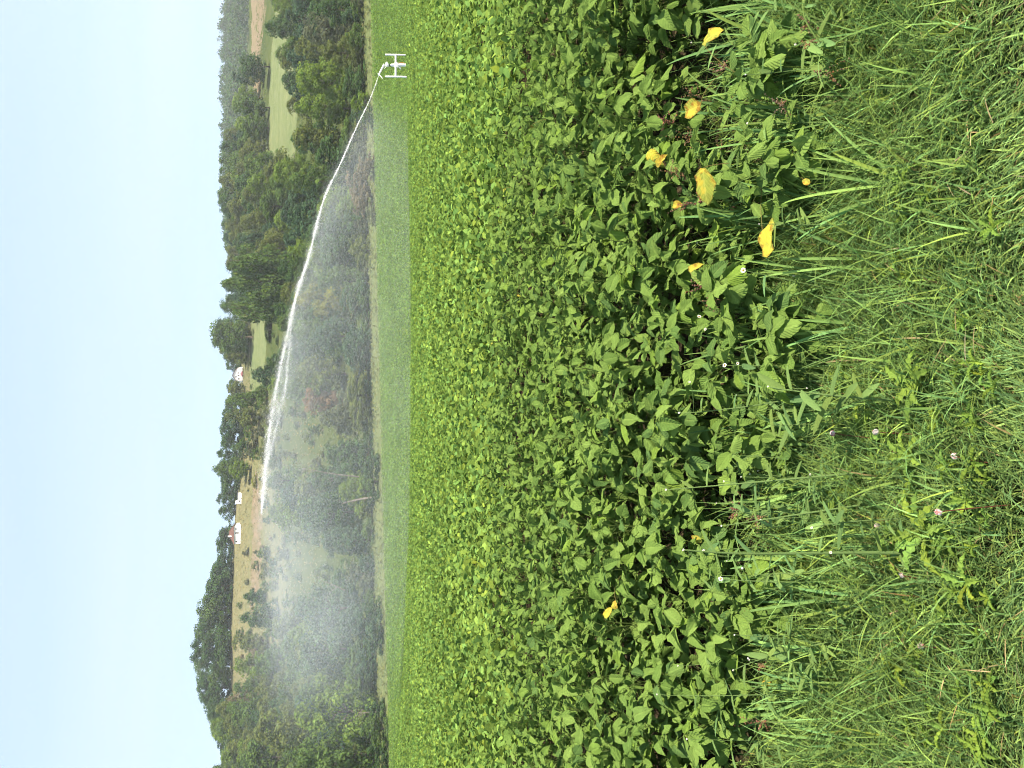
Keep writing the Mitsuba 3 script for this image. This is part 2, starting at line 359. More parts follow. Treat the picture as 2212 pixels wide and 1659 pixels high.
trng = np.random.default_rng(11)
TREES = []
def tree(kind, label, cat, stock, x, y, w, h, group=None):
    key = thing(kind, label, cat, group)
    z = float(ground_z(x, y)) - 0.1
    scene[key] = {'type': 'instance', 'group': {'type': 'ref', 'id': stock},
                  'to_world': T().translate([x, y, z]).rotate([0, 0, 1], float(trng.uniform(0, 360))).scale([w, w * float(trng.uniform(0.9, 1.1)), h])}
    TREES.append((key, x, y, w, h))
    return key

def tree_at(kind, label, cat, shape, tint, Y, Xtop, width, y, seed=0, group=None, hmin=2.0):
    """A tree y metres ahead whose crown spans width units of the view at Y and reaches up to Xtop."""
    x = at(Xtop, Y, y)[0]
    z = float(ground_z(x, y)); top = at(Xtop, Y, y)[2]
    w = width * 1024 / 2212 / FOCAL * y
    return tree(kind, label, cat, proto(shape, tint, seed), x, y, w * 1.06, max(hmin, top - z), group)

# the trees that can be told apart, from the right (the picture's top) to the left
N = tree_at
N('broadleaf_tree', 'dark round tree at the right end of the pale meadow, below the bluish ridge', 'tree', 'round', 'dark', 140, 516, 62, 350)
N('broadleaf_tree', 'dark green bushy tree below the bare earth slope', 'tree', 'wide', 'dark', 55, 574, 78, 265)
N('broadleaf_tree', 'small bright green tree beside the bare earth slope', 'tree', 'round', 'bright', 8, 600, 40, 262)
N('broadleaf_tree', 'grey green tree in front of the dark bushy tree below bare earth', 'tree', 'oval', 'olive', 100, 640, 76, 215, 1)
N('willow_tree', 'pale olive willow with drooping crown right of the sprinkler gun', 'tree', 'wide', 'grey', 60, 655, 84, 195)
N('broadleaf_tree', 'dark tree behind the mown strip farthest right of the gun', 'tree', 'wide', 'dark', 18, 690, 74, 182, 1)
N('broadleaf_tree', 'bright yellow green tree right behind the sprinkler gun', 'tree', 'oval', 'bright', 170, 643, 92, 186)
N('broadleaf_tree', 'tree with a yellowish top, left of the bright one behind the gun', 'tree', 'wide', 'bright', 228, 642, 86, 200, 1)
N('broadleaf_tree', 'low green tree on the mown strip right of the gun', 'tree', 'wide', 'olive', 112, 700, 80, 176)
N('broadleaf_tree', 'mid green tree below the narrow right end of the pale meadow', 'tree', 'full', 'mid', 118, 597, 66, 275)
N('broadleaf_tree', 'dark green tree just below the middle of the pale meadow', 'tree', 'full', 'dark', 172, 609, 62, 268, 1)
N('broadleaf_tree', 'olive tree below the meadow between the dark one and the meadow tip', 'tree', 'full', 'olive', 226, 620, 62, 262)
N('broadleaf_tree', 'dense olive tree below the long side of the pale meadow', 'tree', 'round', 'olive', 300, 640, 90, 205)
N('broadleaf_tree', 'bright green tree just above the jet below the left tip of the meadow', 'tree', 'oval', 'bright', 372, 592, 84, 240)
N('broadleaf_tree', 'tall mid green tree between the meadow tip and the poplars', 'tree', 'oval', 'mid', 445, 560, 96, 285)
N('brown_bush', 'brownish half withered bush beneath the jet beside the mown strip', 'bush', 'dome', 'brown', 408, 742, 118, 172)
N('brown_bush', 'greyish brown bush left of the larger withered bush', 'bush', 'dome', 'grey', 345, 755, 70, 176, 1)
for i, (Y, X, w, lab) in enumerate(((562, 474, 74, 'right poplar of the three, its foot behind the jet'), (614, 468, 80, 'middle poplar, the tallest, with pale trunk showing low down'), (666, 474, 72, 'left poplar of the three beside the big round tree'))):
    N('poplar_tree', lab, 'tree', 'column', 'mid', Y, X, w, 262 + 4 * i, i)
N('broadleaf_tree', 'big dark rounded tree on the skyline left of the poplars', 'tree', 'round', 'mid', 728, 459, 92, 378, 1)
N('broadleaf_tree', 'brownish tree beside the white house on the skyline', 'tree', 'wide', 'olive', 770, 486, 36, 390)
N('yellow_tree', 'yellow green tree beneath the middle of the jet', 'tree', 'oval', 'yellow', 645, 640, 74, 200)
N('broadleaf_tree', 'green tree standing in front of the yellow green one', 'tree', 'wide', 'mid', 606, 692, 82, 182, 1)
N('broadleaf_tree', 'dark tree right of the yellow green one, veiled by spray', 'tree', 'round', 'dark', 545, 690, 92, 188)
N('broadleaf_tree', 'dark veiled tree left of the withered brown bush', 'tree', 'round', 'dark', 487, 705, 78, 178, 1)
N('olive_bush', 'olive bush by the mown strip under the jet', 'bush', 'dome', 'olive', 540, 755, 44, 171)
N('broadleaf_tree', 'pointed green tree below the upper clearing', 'tree', 'oval', 'mid', 715, 572, 70, 330)
N('broadleaf_tree', 'dark veiled tree left of the yellow green one', 'tree', 'round', 'blue', 725, 680, 88, 190)
N('cedar_tree', 'feathery conifer standing left of the white house', 'tree', 'cone', 'mid', 862, 496, 66, 330)
N('cedar_tree', 'second feathery conifer left of the white house, darker', 'tree', 'cone', 'olive', 902, 488, 62, 345, 1)
N('rust_bush', 'reddish brown tree in the spray below the jet', 'bush', 'round', 'rust', 868, 655, 74, 215)
N('broadleaf_tree', 'dark bushy tree in front of the reddish one', 'tree', 'wide', 'grey', 905, 690, 96, 184)
N('broadleaf_tree', 'tangled dark tree right of the bare branched tree', 'tree', 'wide', 'dark', 985, 705, 92, 176)
N('broadleaf_tree', 'yellowish shrub tree under the tip of the jet on the slope edge', 'tree', 'dome', 'yellow', 1042, 540, 36, 345)
N('broadleaf_tree', 'large dark tree left of the bare trunk', 'tree', 'round', 'dark', 1110, 650, 118, 192)
N('broadleaf_tree', 'dark rounded tree between the pale slope and the mown strip', 'tree', 'wide', 'blue', 1170, 700, 90, 180)
N('scrub_bush', 'scrubby pale bush in front of the dry slope, low by the strip', 'bush', 'dome', 'grey', 1240, 735, 84, 176)
N('broadleaf_tree', 'spreading tree at the left in the mist above the strip', 'tree', 'wide', 'dark', 1318, 640, 120, 196)
N('broadleaf_tree', 'dark tree deep in the mist left of the spreading one', 'tree', 'round', 'dark', 1405, 655, 118, 190, 1)
N('broadleaf_tree', 'dark feathery tree on the dry slope under the hilltop wood', 'tree', 'oval', 'dark', 1335, 520, 56, 300)
N('broadleaf_tree', 'round bright green tree on the dry slope left of the feathery one', 'tree', 'round', 'bright', 1438, 507, 60, 310)
N('broadleaf_tree', 'dark tree breaking the open slope below the low house', 'tree', 'full', 'dark', 1290, 528, 46, 322)
N('broadleaf_tree', 'olive tree on the open slope right of the round bright green one', 'tree', 'full', 'olive', 1388, 520, 54, 318, 1)
N('broadleaf_tree', 'mid green tree closing the left end of the open slope', 'tree', 'full', 'mid', 1486, 506, 62, 332)
N('brown_bush', 'brown bush on the hilltop edge at the left', 'bush', 'dome', 'brown', 1512, 488, 44, 330)
N('broadleaf_tree', 'bright sunlit tree at the left front with dark hollow beneath', 'tree', 'wide', 'bright', 1545, 645, 128, 168)
N('broadleaf_tree', 'dark tree farthest left beside the bright sunlit one', 'tree', 'round', 'mid', 1640, 640, 110, 172)
N('broadleaf_tree', 'tree left of the mist above the bright sunlit one', 'tree', 'round', 'olive', 1580, 560, 110, 235)
N('broadleaf_tree', 'tall hazy green tree farthest left on the slope', 'tree', 'oval', 'mid', 1640, 520, 100, 285)

CLEAR = [(582, 598, 84, 180), (584, 626, 180, 322), (538, 582, -20, 122), (546, 577, 690, 782), (484, 528, 782, 834), (502, 578, 1055, 1300), (500, 548, 1290, 1500), (484, 528, 1045, 1185), (612, 655, 875, 1005), (625, 695, 1170, 1280)]
def blocked(Xt, Xb, Y, w):
    return any(Xt < b and Xb > a and Y + w / 2 > c + 4 and Y - w / 2 < d - 4 for a, b, c, d in CLEAR)
def zone(Y):
    return ('above the gun' if Y < 330 else 'right of the poplars' if Y < 560 else 'around the poplars' if Y < 700 else
            'below the gabled house' if Y < 900 else 'behind the jet tip' if Y < 1120 else 'below the long low house' if Y < 1330 else 'in the mist' if Y < 1510 else 'at the left end')
WORD = {'dark': 'dark green', 'mid': 'mid green', 'olive': 'olive green', 'bright': 'bright green', 'blue': 'deep bluish green', 'grey': 'grey green', 'brown': 'brownish'}

N('broadleaf_tree', 'dark tree filling the skyline between left poplar and big round tree', 'tree', 'full', 'dark', 699, 474, 44, 398)
N('broadleaf_tree', 'olive tree just left of the big round skyline tree', 'tree', 'full', 'olive', 757, 475, 46, 440)
N('broadleaf_tree', 'dark tree behind the roof of the white gabled house', 'tree', 'full', 'dark', 790, 488, 46, 452)
N('broadleaf_tree', 'mid green tree left behind the white gabled house', 'tree', 'full', 'mid', 834, 491, 46, 448, 1)
SKY_Y = [0, 130, 250, 300, 310, 430, 530, 560, 690, 700, 725, 765, 790, 850, 900, 950, 1100, 1130, 1160, 1190, 1200, 1230, 1260, 1320, 1400, 1450, 1520, 1560, 1600, 1659]
SKY_X = [485, 481, 484, 482, 476, 473, 482, 482, 474, 470, 462, 480, 490, 493, 476, 470, 470, 488, 466, 458, 480, 455, 445, 426, 416, 417, 431, 455, 470, 478]
rng = np.random.default_rng(5)
TINT = ['dark', 'mid', 'olive', 'mid', 'dark', 'blue']
Y = 296.0
while Y < 1670:
    if not (1128 < Y < 1140 or 1192 < Y < 1206 or 545 < Y < 690 or 768 < Y < 838):
        w = rng.uniform(34, 52) if Y < 1210 else rng.uniform(56, 80)
        far = 395 if Y < 1040 else (425 if Y < 1210 else 405)
        xt = float(np.interp(Y, SKY_Y, SKY_X)) + rng.uniform(-1, 7)
        tint = 'dark' if Y > 880 and rng.uniform() < 0.7 else TINT[rng.integers(6)]
        N('skyline_tree', 'broadleaf tree on the skyline ' + zone(Y), 'tree', 'full', tint, Y, xt, w * 1.2, far + rng.uniform(-8, 14), int(rng.integers(3)), 'skyline trees ' + zone(Y))
    Y += rng.uniform(19, 29)

placed = [(x, y, w) for _, x, y, w, _ in TREES]
fill = 0
for y0 in list(np.arange(176, 300, 10.0)) + list(np.arange(300, 392, 12.0)):
    x0 = -0.545 * y0
    while x0 < 0.545 * y0:
        w = rng.uniform(9, 15); x = x0 + rng.uniform(-2, 2); y = y0 + rng.uniform(-4, 4)
        x0 += w * rng.uniform(0.66, 0.9)
        h = rng.uniform(9, 15) if y > 192 else rng.uniform(4, 8)
        z = float(ground_z(x, y))
        Xt, Yc = seen(np.array([x, y, z + h])); Xb, _ = seen(np.array([x, y, z]))
        wv = w / y * FOCAL * 2212 / 1024
        if any((x - a) ** 2 + (y - b) ** 2 < (0.33 * (w + c)) ** 2 for a, b, c in placed): continue
        low = (850 < Yc < 1010 or 1160 < Yc < 1295) and Xt < 690
        if blocked(Xt, Xb, Yc, wv):
            h, w = rng.uniform(2.0, 4.0), rng.uniform(3, 6); low = True
            Xt, Yc = seen(np.array([x, y, z + h])); wv = w / y * FOCAL * 2212 / 1024
            if blocked(Xt, Xb, Yc, wv): continue
        if low:
            tint = ['grey', 'olive', 'dark', 'mid'][rng.integers(4)]; h = min(h * 0.5, 5.0)
            tree('scrub_bush', WORD[tint] + ' scrub bush on the slope ' + zone(Yc), 'bush', proto('dome', tint, int(rng.integers(2))), x, y, w * 0.8, h, 'scrub bushes, ' + WORD[tint] + ' ' + zone(Yc))
        else:
            tint, shape = ['dark', 'mid', 'mid', 'olive', 'bright', 'blue'][rng.integers(6)], ['full', 'wide', 'oval', 'full'][rng.integers(4)]
            tree('wood_tree', WORD[tint] + ' tree in the hillside wood ' + zone(Yc), 'tree', proto(shape, tint, int(rng.integers(2))), x, y, w * 1.15, h, 'wood trees, ' + WORD[tint] + ' ' + zone(Yc))
        placed.append((x, y, w)); fill += 1
# more scrub on the slope seen through the spray
for i in range(150):
    Yv, Xv = rng.uniform(860, 1500), rng.uniform(560, 720)
    y = float(np.interp(Xv, [560, 640, 720], [318, 275, 225])) + rng.uniform(-6, 6); x = at(Xv, Yv, y)[0]
    if any((x - a) ** 2 + (y - b) ** 2 < (0.30 * (4 + c)) ** 2 for a, b, c in placed): continue
    tint = ['grey', 'olive', 'dark', 'mid'][rng.integers(4)]; s = rng.uniform(2.5, 5.5)
    tree('scrub_bush', WORD[tint] + ' scrub bush on the slope ' + zone(Yv), 'bush', proto('dome', tint, int(rng.integers(2))), x, y, s, s * rng.uniform(0.5, 0.9), 'scrub bushes, ' + WORD[tint] + ' ' + zone(Yv))
    placed.append((x, y, s))
# bushes that stand out over the strip and hide it in places
for Yv, w, tint, word in ((362, 6.0, 'brown', 'withered'), (425, 7.5, 'brown', 'withered'), (465, 5.0, 'grey', 'grey green'), (1005, 6.5, 'dark', 'dark'), (1040, 6.0, 'mid', 'green'), (1068, 4.0, 'dark', 'dark'), (1315, 6.0, 'dark', 'dark'), (1350, 7.5, 'blue', 'dark bluish'), (1392, 6.0, 'dark', 'dark'),
                          (1535, 6.0, 'dark', 'dark'), (1575, 8.0, 'mid', 'green'), (1612, 6.5, 'dark', 'dark'), (1655, 7.0, 'dark', 'dark'), (222, 6.0, 'bright', 'bright green'), (255, 5.0, 'dark', 'dark')):
    y = 159.0 + trng.uniform(-2.5, 3.0); x = at(815, Yv, y)[0]
    tree('margin_bush', f'{word} bush growing out over the mown strip {zone(Yv)}', 'bush', proto('dome', tint, 0), x, y, w, w * trng.uniform(0.45, 0.7), f'{word} bushes over the strip {zone(Yv)}')
# undergrowth along the foot of the wood
Yv = -10.0
while Yv < 1680:
    if not (90 < Yv < 200 and rng.uniform() < 0.5) and rng.uniform() < 0.85:
        y = rng.uniform(172, 180); x = at(800, Yv, y)[0]; w = rng.uniform(3.5, 7.5)
        tint = ['grey', 'olive', 'dark', 'mid', 'blue'][rng.integers(5)]
        tree('hedge_bush', WORD[tint] + ' low bush at the foot of the wood ' + zone(Yv), 'bush', proto('dome', tint, int(rng.integers(2))), x, y, w, rng.uniform(1.8, 4.2), 'bushes at the foot of the wood, ' + WORD[tint] + ' ' + zone(Yv))
    Yv += rng.uniform(14, 30)

# small bushes dotted over the dry slope
for i in range(85):
    Yv, Xv = rng.uniform(1050, 1510), 512 + 128 * rng.uniform(0, 1) ** 0.6
    y = float(np.interp(Xv, [505, 560, 640], [372, 325, 285])) + rng.uniform(-6, 6)
    x = at(Xv, Yv, y)[0]
    s = rng.uniform(1.2, 2.2) * math.exp(abs(rng.normal(0, 0.6)))
    tree('slope_bush', 'small dry bush dotted on the pale open slope', 'bush', proto('dome', ['olive', 'grey', 'mid', 'brown'][rng.integers(4)], 0), x, y, s, s * rng.uniform(0.45, 0.8), 'small bushes on the open slope')

for i in range(34):
    Yv, Xv = rng.uniform(1185, 1520), rng.uniform(516, 585)
    y = float(np.interp(Xv, [505, 560, 640], [368, 325, 285])) + rng.uniform(-6, 6); x = at(Xv, Yv, y)[0]; s = rng.uniform(2.5, 6.0)
    tint = ['olive', 'grey', 'mid', 'dark'][rng.integers(4)]
    tree('hedge_bush', WORD[tint] + ' bush breaking up the open slope ' + zone(Yv), 'bush', proto('dome', tint, int(rng.integers(2))), x, y, s, s * rng.uniform(0.45, 0.75), 'bushes on the open slope, ' + WORD[tint] + ' ' + zone(Yv))

# dry grass tufts that give the open slope its grain
rng = np.random.default_rng(19)
n = 26000
y = rng.uniform(156, 400, n); x = rng.uniform(-0.6, 0.6, n) * y
X_, Y_ = seen(np.stack([x, y, ground_z(x, y)], -1))
pale = (((Y_ > 840) & (Y_ < 1560) & (X_ < 700)) | (y < 176))
mead = ((X_ > 575) & (X_ < 640) & (Y_ < 330)) | ((X_ > 540) & (X_ < 580) & (Y_ > 680) & (Y_ < 790))
col = np.where(pale[:, None], jitter(rng, (0.145, 0.138, 0.066), n, 0.2, 0.12), jitter(rng, (0.070, 0.100, 0.036), n, 0.2, 0.12))
col[y < 176] = jitter(rng, (0.110, 0.135, 0.055), int((y < 176).sum()), 0.15, 0.1)
keep = ~mead
x, y, col = x[keep], y[keep], col[keep]; n = len(x)
mb = MB()
nrm = np.stack([rng.normal(0, 0.6, n), -np.ones(n) * 0.7, rng.uniform(0.6, 1.6, n)], 1)
cards(rng, np.stack([x, y, ground_z(x, y) + 0.22], 1), nrm, rng.uniform(0.5, 1.3, n)[:, None] * np.array([[1.0, 0.7, 1.0]]), col, mb)
scene['dry_grass'] = mb.ply('foliage')
USED.add('dry_grass')
labels['dry_grass'] = {'label': 'dry grass and herbs tufting the slope and the strip below the trees', 'category': 'grass', 'kind': 'stuff'}

# the far bluish ridge: a wood that reads as one mass
rng = np.random.default_rng(8)
mb = MB()
for i in range(420):
    y = rng.uniform(700, 960); x = rng.uniform(0.16, 0.60) * y
    h, w = rng.uniform(13, 21), rng.uniform(9, 15)
    n = 110; d = rng.normal(0, 1, (n, 3)); d /= np.linalg.norm(d, axis=1, keepdims=True); d[:, 2] = np.abs(d[:, 2])
    p = d * [w / 2, w / 2, h * 0.75] * rng.uniform(0.7, 1.05, (n, 1)) + [x, y, float(ground_z(x, y)) + h * 0.22]
    cards(rng, p, d + rng.normal(0, 0.4, d.shape), rng.uniform(1.6, 3.4, n), jitter(rng, np.array(GREENS['dark']) * np.exp(rng.normal(0, 0.15)), n, 0.15), mb)
scene['far_wood'] = mb.ply('foliage')
labels['far_wood'] = {'label': 'bluish wood covering the far ridge at the top of the slope', 'category': 'wood', 'kind': 'stuff'}

# bare branched tree and pale leaning trunks in the spray
def bare_tree(key, foot, top, spread, n, seed, r0):
    rng = np.random.default_rng(seed); mb = MB()
    foot, top = np.array(foot), np.array(top)
    path = bezier(foot, (foot + top) / 2 + [rng.uniform(-0.5, 0.5), 0, 0.3], top, 8)
    part(key, 'trunk', MB().add(*tube(path, np.linspace(r0, r0 * 0.35, 8), 7)).ply('pale_bark', True, color=False))
    for i in range(n):
        b = path[rng.integers(2, 8)]; a = rng.uniform(0, 6.283); L = spread * rng.uniform(0.4, 1)
        tip = b + np.array([math.cos(a) * L, math.sin(a) * L * 0.5, L * rng.uniform(0.2, 1.0)])
        q = bezier(b, (b + tip) / 2 + [0, 0, 0.2 * L], tip, 6)
        mb = MB().add(*tube(q, np.linspace(r0 * 0.32, r0 * 0.08, 6), 5))
        for k in range(4):
            c = q[rng.integers(2, 6)]; e = c + rng.normal(0, 0.3, 3) * L + [0, 0, 0.25 * L]
            mb.add(*tube(bezier(c, (c + e) / 2, e, 4), np.linspace(r0 * 0.12, r0 * 0.05, 4), 4))
        part(key, 'branch', mb.ply('pale_bark', True, color=False))
k = thing('bare_tree', 'leafless pale tree with spreading bare branches in the spray', 'tree')
bare_tree(k, at(775, 1030, 172), at(660, 1012, 172), 5.5, 9, 3, 0.17)
k = thing('bare_tree', 'pale bare trunk leaning out of the dark trees at the edge of the field', 'tree')
bare_tree(k, at(815, 1074, 164), at(740, 1088, 166), 2.0, 4, 4, 0.28)
k = thing('bare_tree', 'thin pale branching stem leaning in the mist at the left', 'tree')
bare_tree(k, at(745, 1275, 176), at(690, 1252, 176), 4.0, 5, 5, 0.14)
k = thing('bare_tree', 'thin pale twisted stem under the bright sunlit tree at the left', 'tree')
bare_tree(k, at(836, 1537, 163), at(775, 1540, 164), 1.6, 3, 6, 0.16)

# ------------------------------------------------------------------ houses
def box(lo, hi):
    m = trimesh.creation.box(extents=np.subtract(hi, lo)); m.apply_translation((np.array(lo) + hi) / 2.0); return m
def prism(w, d, z0, h, over):
    """Gable roof, ridge along x."""
    a, b = w / 2 + over, d / 2 + over
    v = np.array([[-a, -b, z0], [a, -b, z0], [a, b, z0], [-a, b, z0], [-a, 0, z0 + h], [a, 0, z0 + h]])
    f = np.array([[0, 1, 5], [0, 5, 4], [2, 3, 4], [2, 4, 5], [0, 4, 3], [1, 2, 5], [0, 3, 2], [0, 2, 1]])
    return trimesh.Trimesh(v, f, process=False)
def hip(w, d, z0, h, over, ridge):
    a, b, r = w / 2 + over, d / 2 + over, ridge / 2
    v = np.array([[-a, -b, z0], [a, -b, z0], [a, b, z0], [-a, b, z0], [-r, 0, z0 + h], [r, 0, z0 + h]])
    f = np.array([[0, 1, 5], [0, 5, 4], [2, 3, 4], [2, 4, 5], [0, 4, 3], [1, 2, 5], [0, 3, 2], [0, 2, 1]])
    return trimesh.Trimesh(v, f, process=False)
def gable_wall(w, d, h, g):
    """Walls with gables at the front and the back (ridge along y)."""
    a, b = w / 2, d / 2
    pts = [[-a, 0], [a, 0], [a, h], [0, h + g], [-a, h]]
    v = np.array([[x, y, z] for y in (-b, b) for x, z in pts])
    f = [[0, 1, 2], [0, 2, 3], [0, 3, 4], [5, 7, 6], [5, 8, 7], [5, 9, 8]] + [t for i in range(5) for t in ([i, 5 + i, (i + 1) % 5], [(i + 1) % 5, 5 + i, 5 + (i + 1) % 5])]
    return trimesh.Trimesh(v, np.array(f), process=False)
def put(mesh, M): m = mesh.copy(); m.apply_transform(M); return m
def pose(x, y, z, deg):
    M = trimesh.transformations.rotation_matrix(math.radians(deg), [0, 0, 1]); M[:3, 3] = (x, y, z); return M
def window(h, M, x, z, w, hh, y0):
    f = part(h, 'window', mikit.ply(put(trimesh.util.concatenate([box((x - w / 2 - .08, y0 - .06, z - .08), (x + w / 2 + .08, y0 + .05, z)), box((x - w / 2 - .08, y0 - .06, z + hh), (x + w / 2 + .08, y0 + .05, z + hh + .08)),
        box((x - w / 2 - .08, y0 - .06, z + .001), (x - w / 2, y0 + .05, z + hh - .001)), box((x + w / 2, y0 - .06, z + .001), (x + w / 2 + .08, y0 + .05, z + hh - .001))]), M), 'white_render'))
    part(f, 'pane', mikit.ply(put(box((x - w / 2, y0 - .03, z), (x + w / 2, y0 + .05, z + hh)), M), 'window_pane'))

# white gabled house on the skyline
hd = 424
foot = at(523, 808, hd)
gz = float(ground_z(foot[0], hd)) + 0.2
M = pose(foot[0], hd, gz, -14) @ np.diag([0.70, 0.70, 0.70, 1])
h = thing('white_house', 'white gabled house with red tiled roof between trees on the skyline', 'house')
part(h, 'wall', mikit.ply(put(gable_wall(8.2, 9.0, 4.0, 2.3), M), 'white_render'))
sl = math.atan2(2.3, 4.1)
for s in (-1, 1):
    slab = box((-2.75, -5.0, -0.12), (2.75, 5.0, 0.12)); slab.apply_transform(trimesh.transformations.rotation_matrix(s * sl, [0, 1, 0])); slab.apply_translation((s * 2.28, 0, 5.25))
    r = part(h, 'roof', mikit.ply(put(slab, M), 'roof_tile'))
part(r, 'chimney', mikit.ply(put(box((-3.2, 1.0, 5.0), (-2.3, 1.9, 7.2)), M), 'white_render'))
part(h, 'annex', mikit.ply(put(box((-6.5, -3.0, -0.6), (-4.12, 3.0, 2.3)), M), 'white_render'))
part(h, 'terrace_wall', mikit.ply(put(box((-3.2, -7.0, -1.4), (6.4, -4.52, 0.9)), M), 'white_render'))
window(h, M, 1.9, 1.5, 1.0, 1.1, -4.5); window(h, M, -1.0, 3.3, 1.3, 1.1, -4.5); window(h, M, -2.6, 1.3, 1.0, 1.2, -4.5)
part(h, 'door', mikit.ply(put(box((-0.6, -4.56, 0.92), (0.4, -4.4, 2.6)), M), 'window_pane'))
q = at(529, 814, hd - 9)
c = thing('parked_car', 'small pinkish red car parked below the white gabled house', 'car')
CM = pose(q[0] + 1.5, hd - 11, float(ground_z(q[0] + 1.5, hd - 11)) + 0.5, 8) @ np.diag([0.75, 0.75, 0.75, 1])
hull = trimesh.Trimesh(*(lambda m: (m.vertices, m.faces))(trimesh.creation.extrude_polygon(__import__('shapely').Polygon([(-1.9, .35), (1.9, .35), (1.95, .8), (1.1, .95), (.6, 1.42), (-.9, 1.45), (-1.7, .95), (-1.95, .8)]), 1.6)), process=False)
hull.apply_transform(trimesh.transformations.rotation_matrix(math.pi / 2, [1, 0, 0])); hull.apply_translation((0, 0.8, 0))
part(c, 'body', mikit.ply(put(hull, CM), 'pink_paint'))
part(c, 'window', mikit.ply(put(box((-0.85, -0.83, 0.98), (0.55, -0.79, 1.33)), CM), 'window_pane'))
for xx in (-1.2, 1.2):
    wl = trimesh.creation.cylinder(0.32, 0.22, sections=14); wl.apply_transform(trimesh.transformations.rotation_matrix(math.pi / 2, [1, 0, 0])); wl.apply_translation((xx, -0.78, 0.32))
    part(c, 'wheel', mikit.ply(put(wl, CM), 'dark_rubber'))

# long low house with a hipped roof on the dry hill
hd = 385
foot = at(516, 1152, hd)
M = pose(foot[0], hd, float(ground_z(foot[0], hd)) - 0.3 + max(0, foot[2] - float(ground_z(foot[0], hd))), -8) @ np.diag([0.85, 0.85, 0.85, 1])
h = thing('low_house', 'long low white house with brown red hipped roof on the dry hilltop', 'house')
part(h, 'wall', mikit.ply(put(box((-5.0, -3.5, -1.5), (5.0, 3.5, 2.3)), M), 'white_render'))
r = part(h, 'roof', mikit.ply(put(hip(10.0, 7, 2.33, 3.4, 0.40, 2.4), M), 'roof_tile'))
part(r, 'chimney', mikit.ply(put(box((-1.3, -2.2, 3.4), (-0.6, -1.6, 5.9)), M), 'white_render'))
window(h, M, -3.6, 0.7, 0.8, 1.0, -3.5); window(h, M, 3.7, 0.7, 0.8, 1.0, -3.5)
part(h, 'door', mikit.ply(put(box((1.0, -3.55, -0.2), (1.8, -3.4, 1.8)), M), 'window_pane'))

hd = 392
foot = at(525, 1076, hd)
M = pose(foot[0], hd, float(ground_z(foot[0], hd)) - 0.2 + max(0, foot[2] - float(ground_z(foot[0], hd))), 6) @ np.diag([0.75, 0.75, 0.8, 1])
h = thing('white_outbuilding', 'small white flat outbuilding at the wood edge beside the dry slope', 'building')
part(h, 'wall', mikit.ply(put(box((-3.6, -2.5, -1.5), (3.6, 2.5, 1.7)), M), 'white_render'))
part(h, 'roof', mikit.ply(put(box((-3.8, -2.7, 1.703), (3.8, 2.7, 1.85)), M), 'galvanised'))
part(h, 'upper_block', mikit.ply(put(box((-3.4, -1.6, 1.853), (-1.4, 2.2, 3.3)), M), 'white_render'))
window(h, M, -1.8, 0.4, 0.9, 0.8, -2.5)

# ------------------------------------------------------------------ sprinkler gun cart and its jet
SY = 65.0
g = thing('irrigation_gun', 'white H-shaped irrigation gun cart standing in the soybean field', 'irrigation sprinkler')
def P(X, Y, dy=0.0): return at(X, Y, SY + dy)
def beam(a, b, r, k=8): return tube([a, (np.array(a) + b) / 2, b], r, k)
def shape(*tf, bsdf='white_enamel'):
    m = MB()
    for v, f in tf: m.add(v, f)
    return m.ply(bsdf, 35, color=False)
for Yv in (118.1, 165.3):
    a, b = P(831.8, Yv), P(882, Yv)
    b[2] = ground_z(b[0], SY)
    part(g, 'frame_post', shape(beam(a, b, 0.068)))
    w = trimesh.creation.cylinder(0.24, 0.14, sections=18); w.apply_transform(trimesh.transformations.rotation_matrix(math.pi / 2, [0, 1, 0])); w.apply_translation((b[0], SY, b[2] + 0.24))
    part(g, 'wheel', mikit.ply(w, 'dark_rubber', 30))
    part(g, 'tie_rod', shape(beam(P(873.5, Yv), P(878, Yv + 4.0), 0.022), bsdf='galvanised'))
part(g, 'cross_bar', shape(beam(P(855.3, 119.2), P(855.3, 164.3), 0.088)))
b = P(890, 140.6); b[2] = ground_z(b[0], SY)
part(g, 'riser_pipe', shape(tube([P(843.5, 140.6), P(846, 140.6), P(858, 140.6), P(872, 140.6), b], [0.07, 0.11, 0.13, 0.12, 0.10], 10)))
part(g, 'orange_sleeve', shape(tube([P(861, 138.6, 0.05), P(863, 137.9, 0.05), P(872, 137.9, 0.05), P(875, 138.6, 0.05)], [0.05, 0.085, 0.085, 0.05], 8), bsdf='orange_paint'))
c = P(855.3, 140.6)
part(g, 'junction_block', mikit.ply(box(c - [0.17, 0.15, 0.12], c + [0.17, 0.15, 0.12]), 'white_enamel'))
for Yv in (136.5, 144.5):
    part(g, 'bracket', shape(beam(P(857.5, Yv, -0.1), P(860.5, Yv, -0.1), 0.03)))
for Yv in (147.2, 149.6):
    part(g, 'foot_bracket', shape(beam(P(862, 145, -0.05), P(866, Yv, -0.05), 0.028), bsdf='galvanised'))
part(g, 'swivel_neck', shape(beam(P(843.5, 140.6), P(838.4, 140.2), 0.060), bsdf='dark_rubber'))
part(g, 'drive_housing', shape(tube([P(837, 143.4), P(836.6, 141), P(836, 138.6), P(835.4, 136), P(835.0, 133.9)], [0.13, 0.155, 0.13, 0.09, 0.05], 10)))
bs, nz = P(830.2, 139.0), P(818.6, 161.2)
part(g, 'elbow', shape(tube([P(836, 141), P(832.5, 140), bs], [0.06, 0.065, 0.07], 8), bsdf='dark_rubber'))
brl = part(g, 'barrel', shape(tube([bs, bs * 0.5 + nz * 0.5, nz], [0.085, 0.078, 0.062], 10)))
part(brl, 'nozzle', shape(tube([nz, nz + (nz - bs) * 0.05], [0.082, 0.07], 10), bsdf='galvanised'))
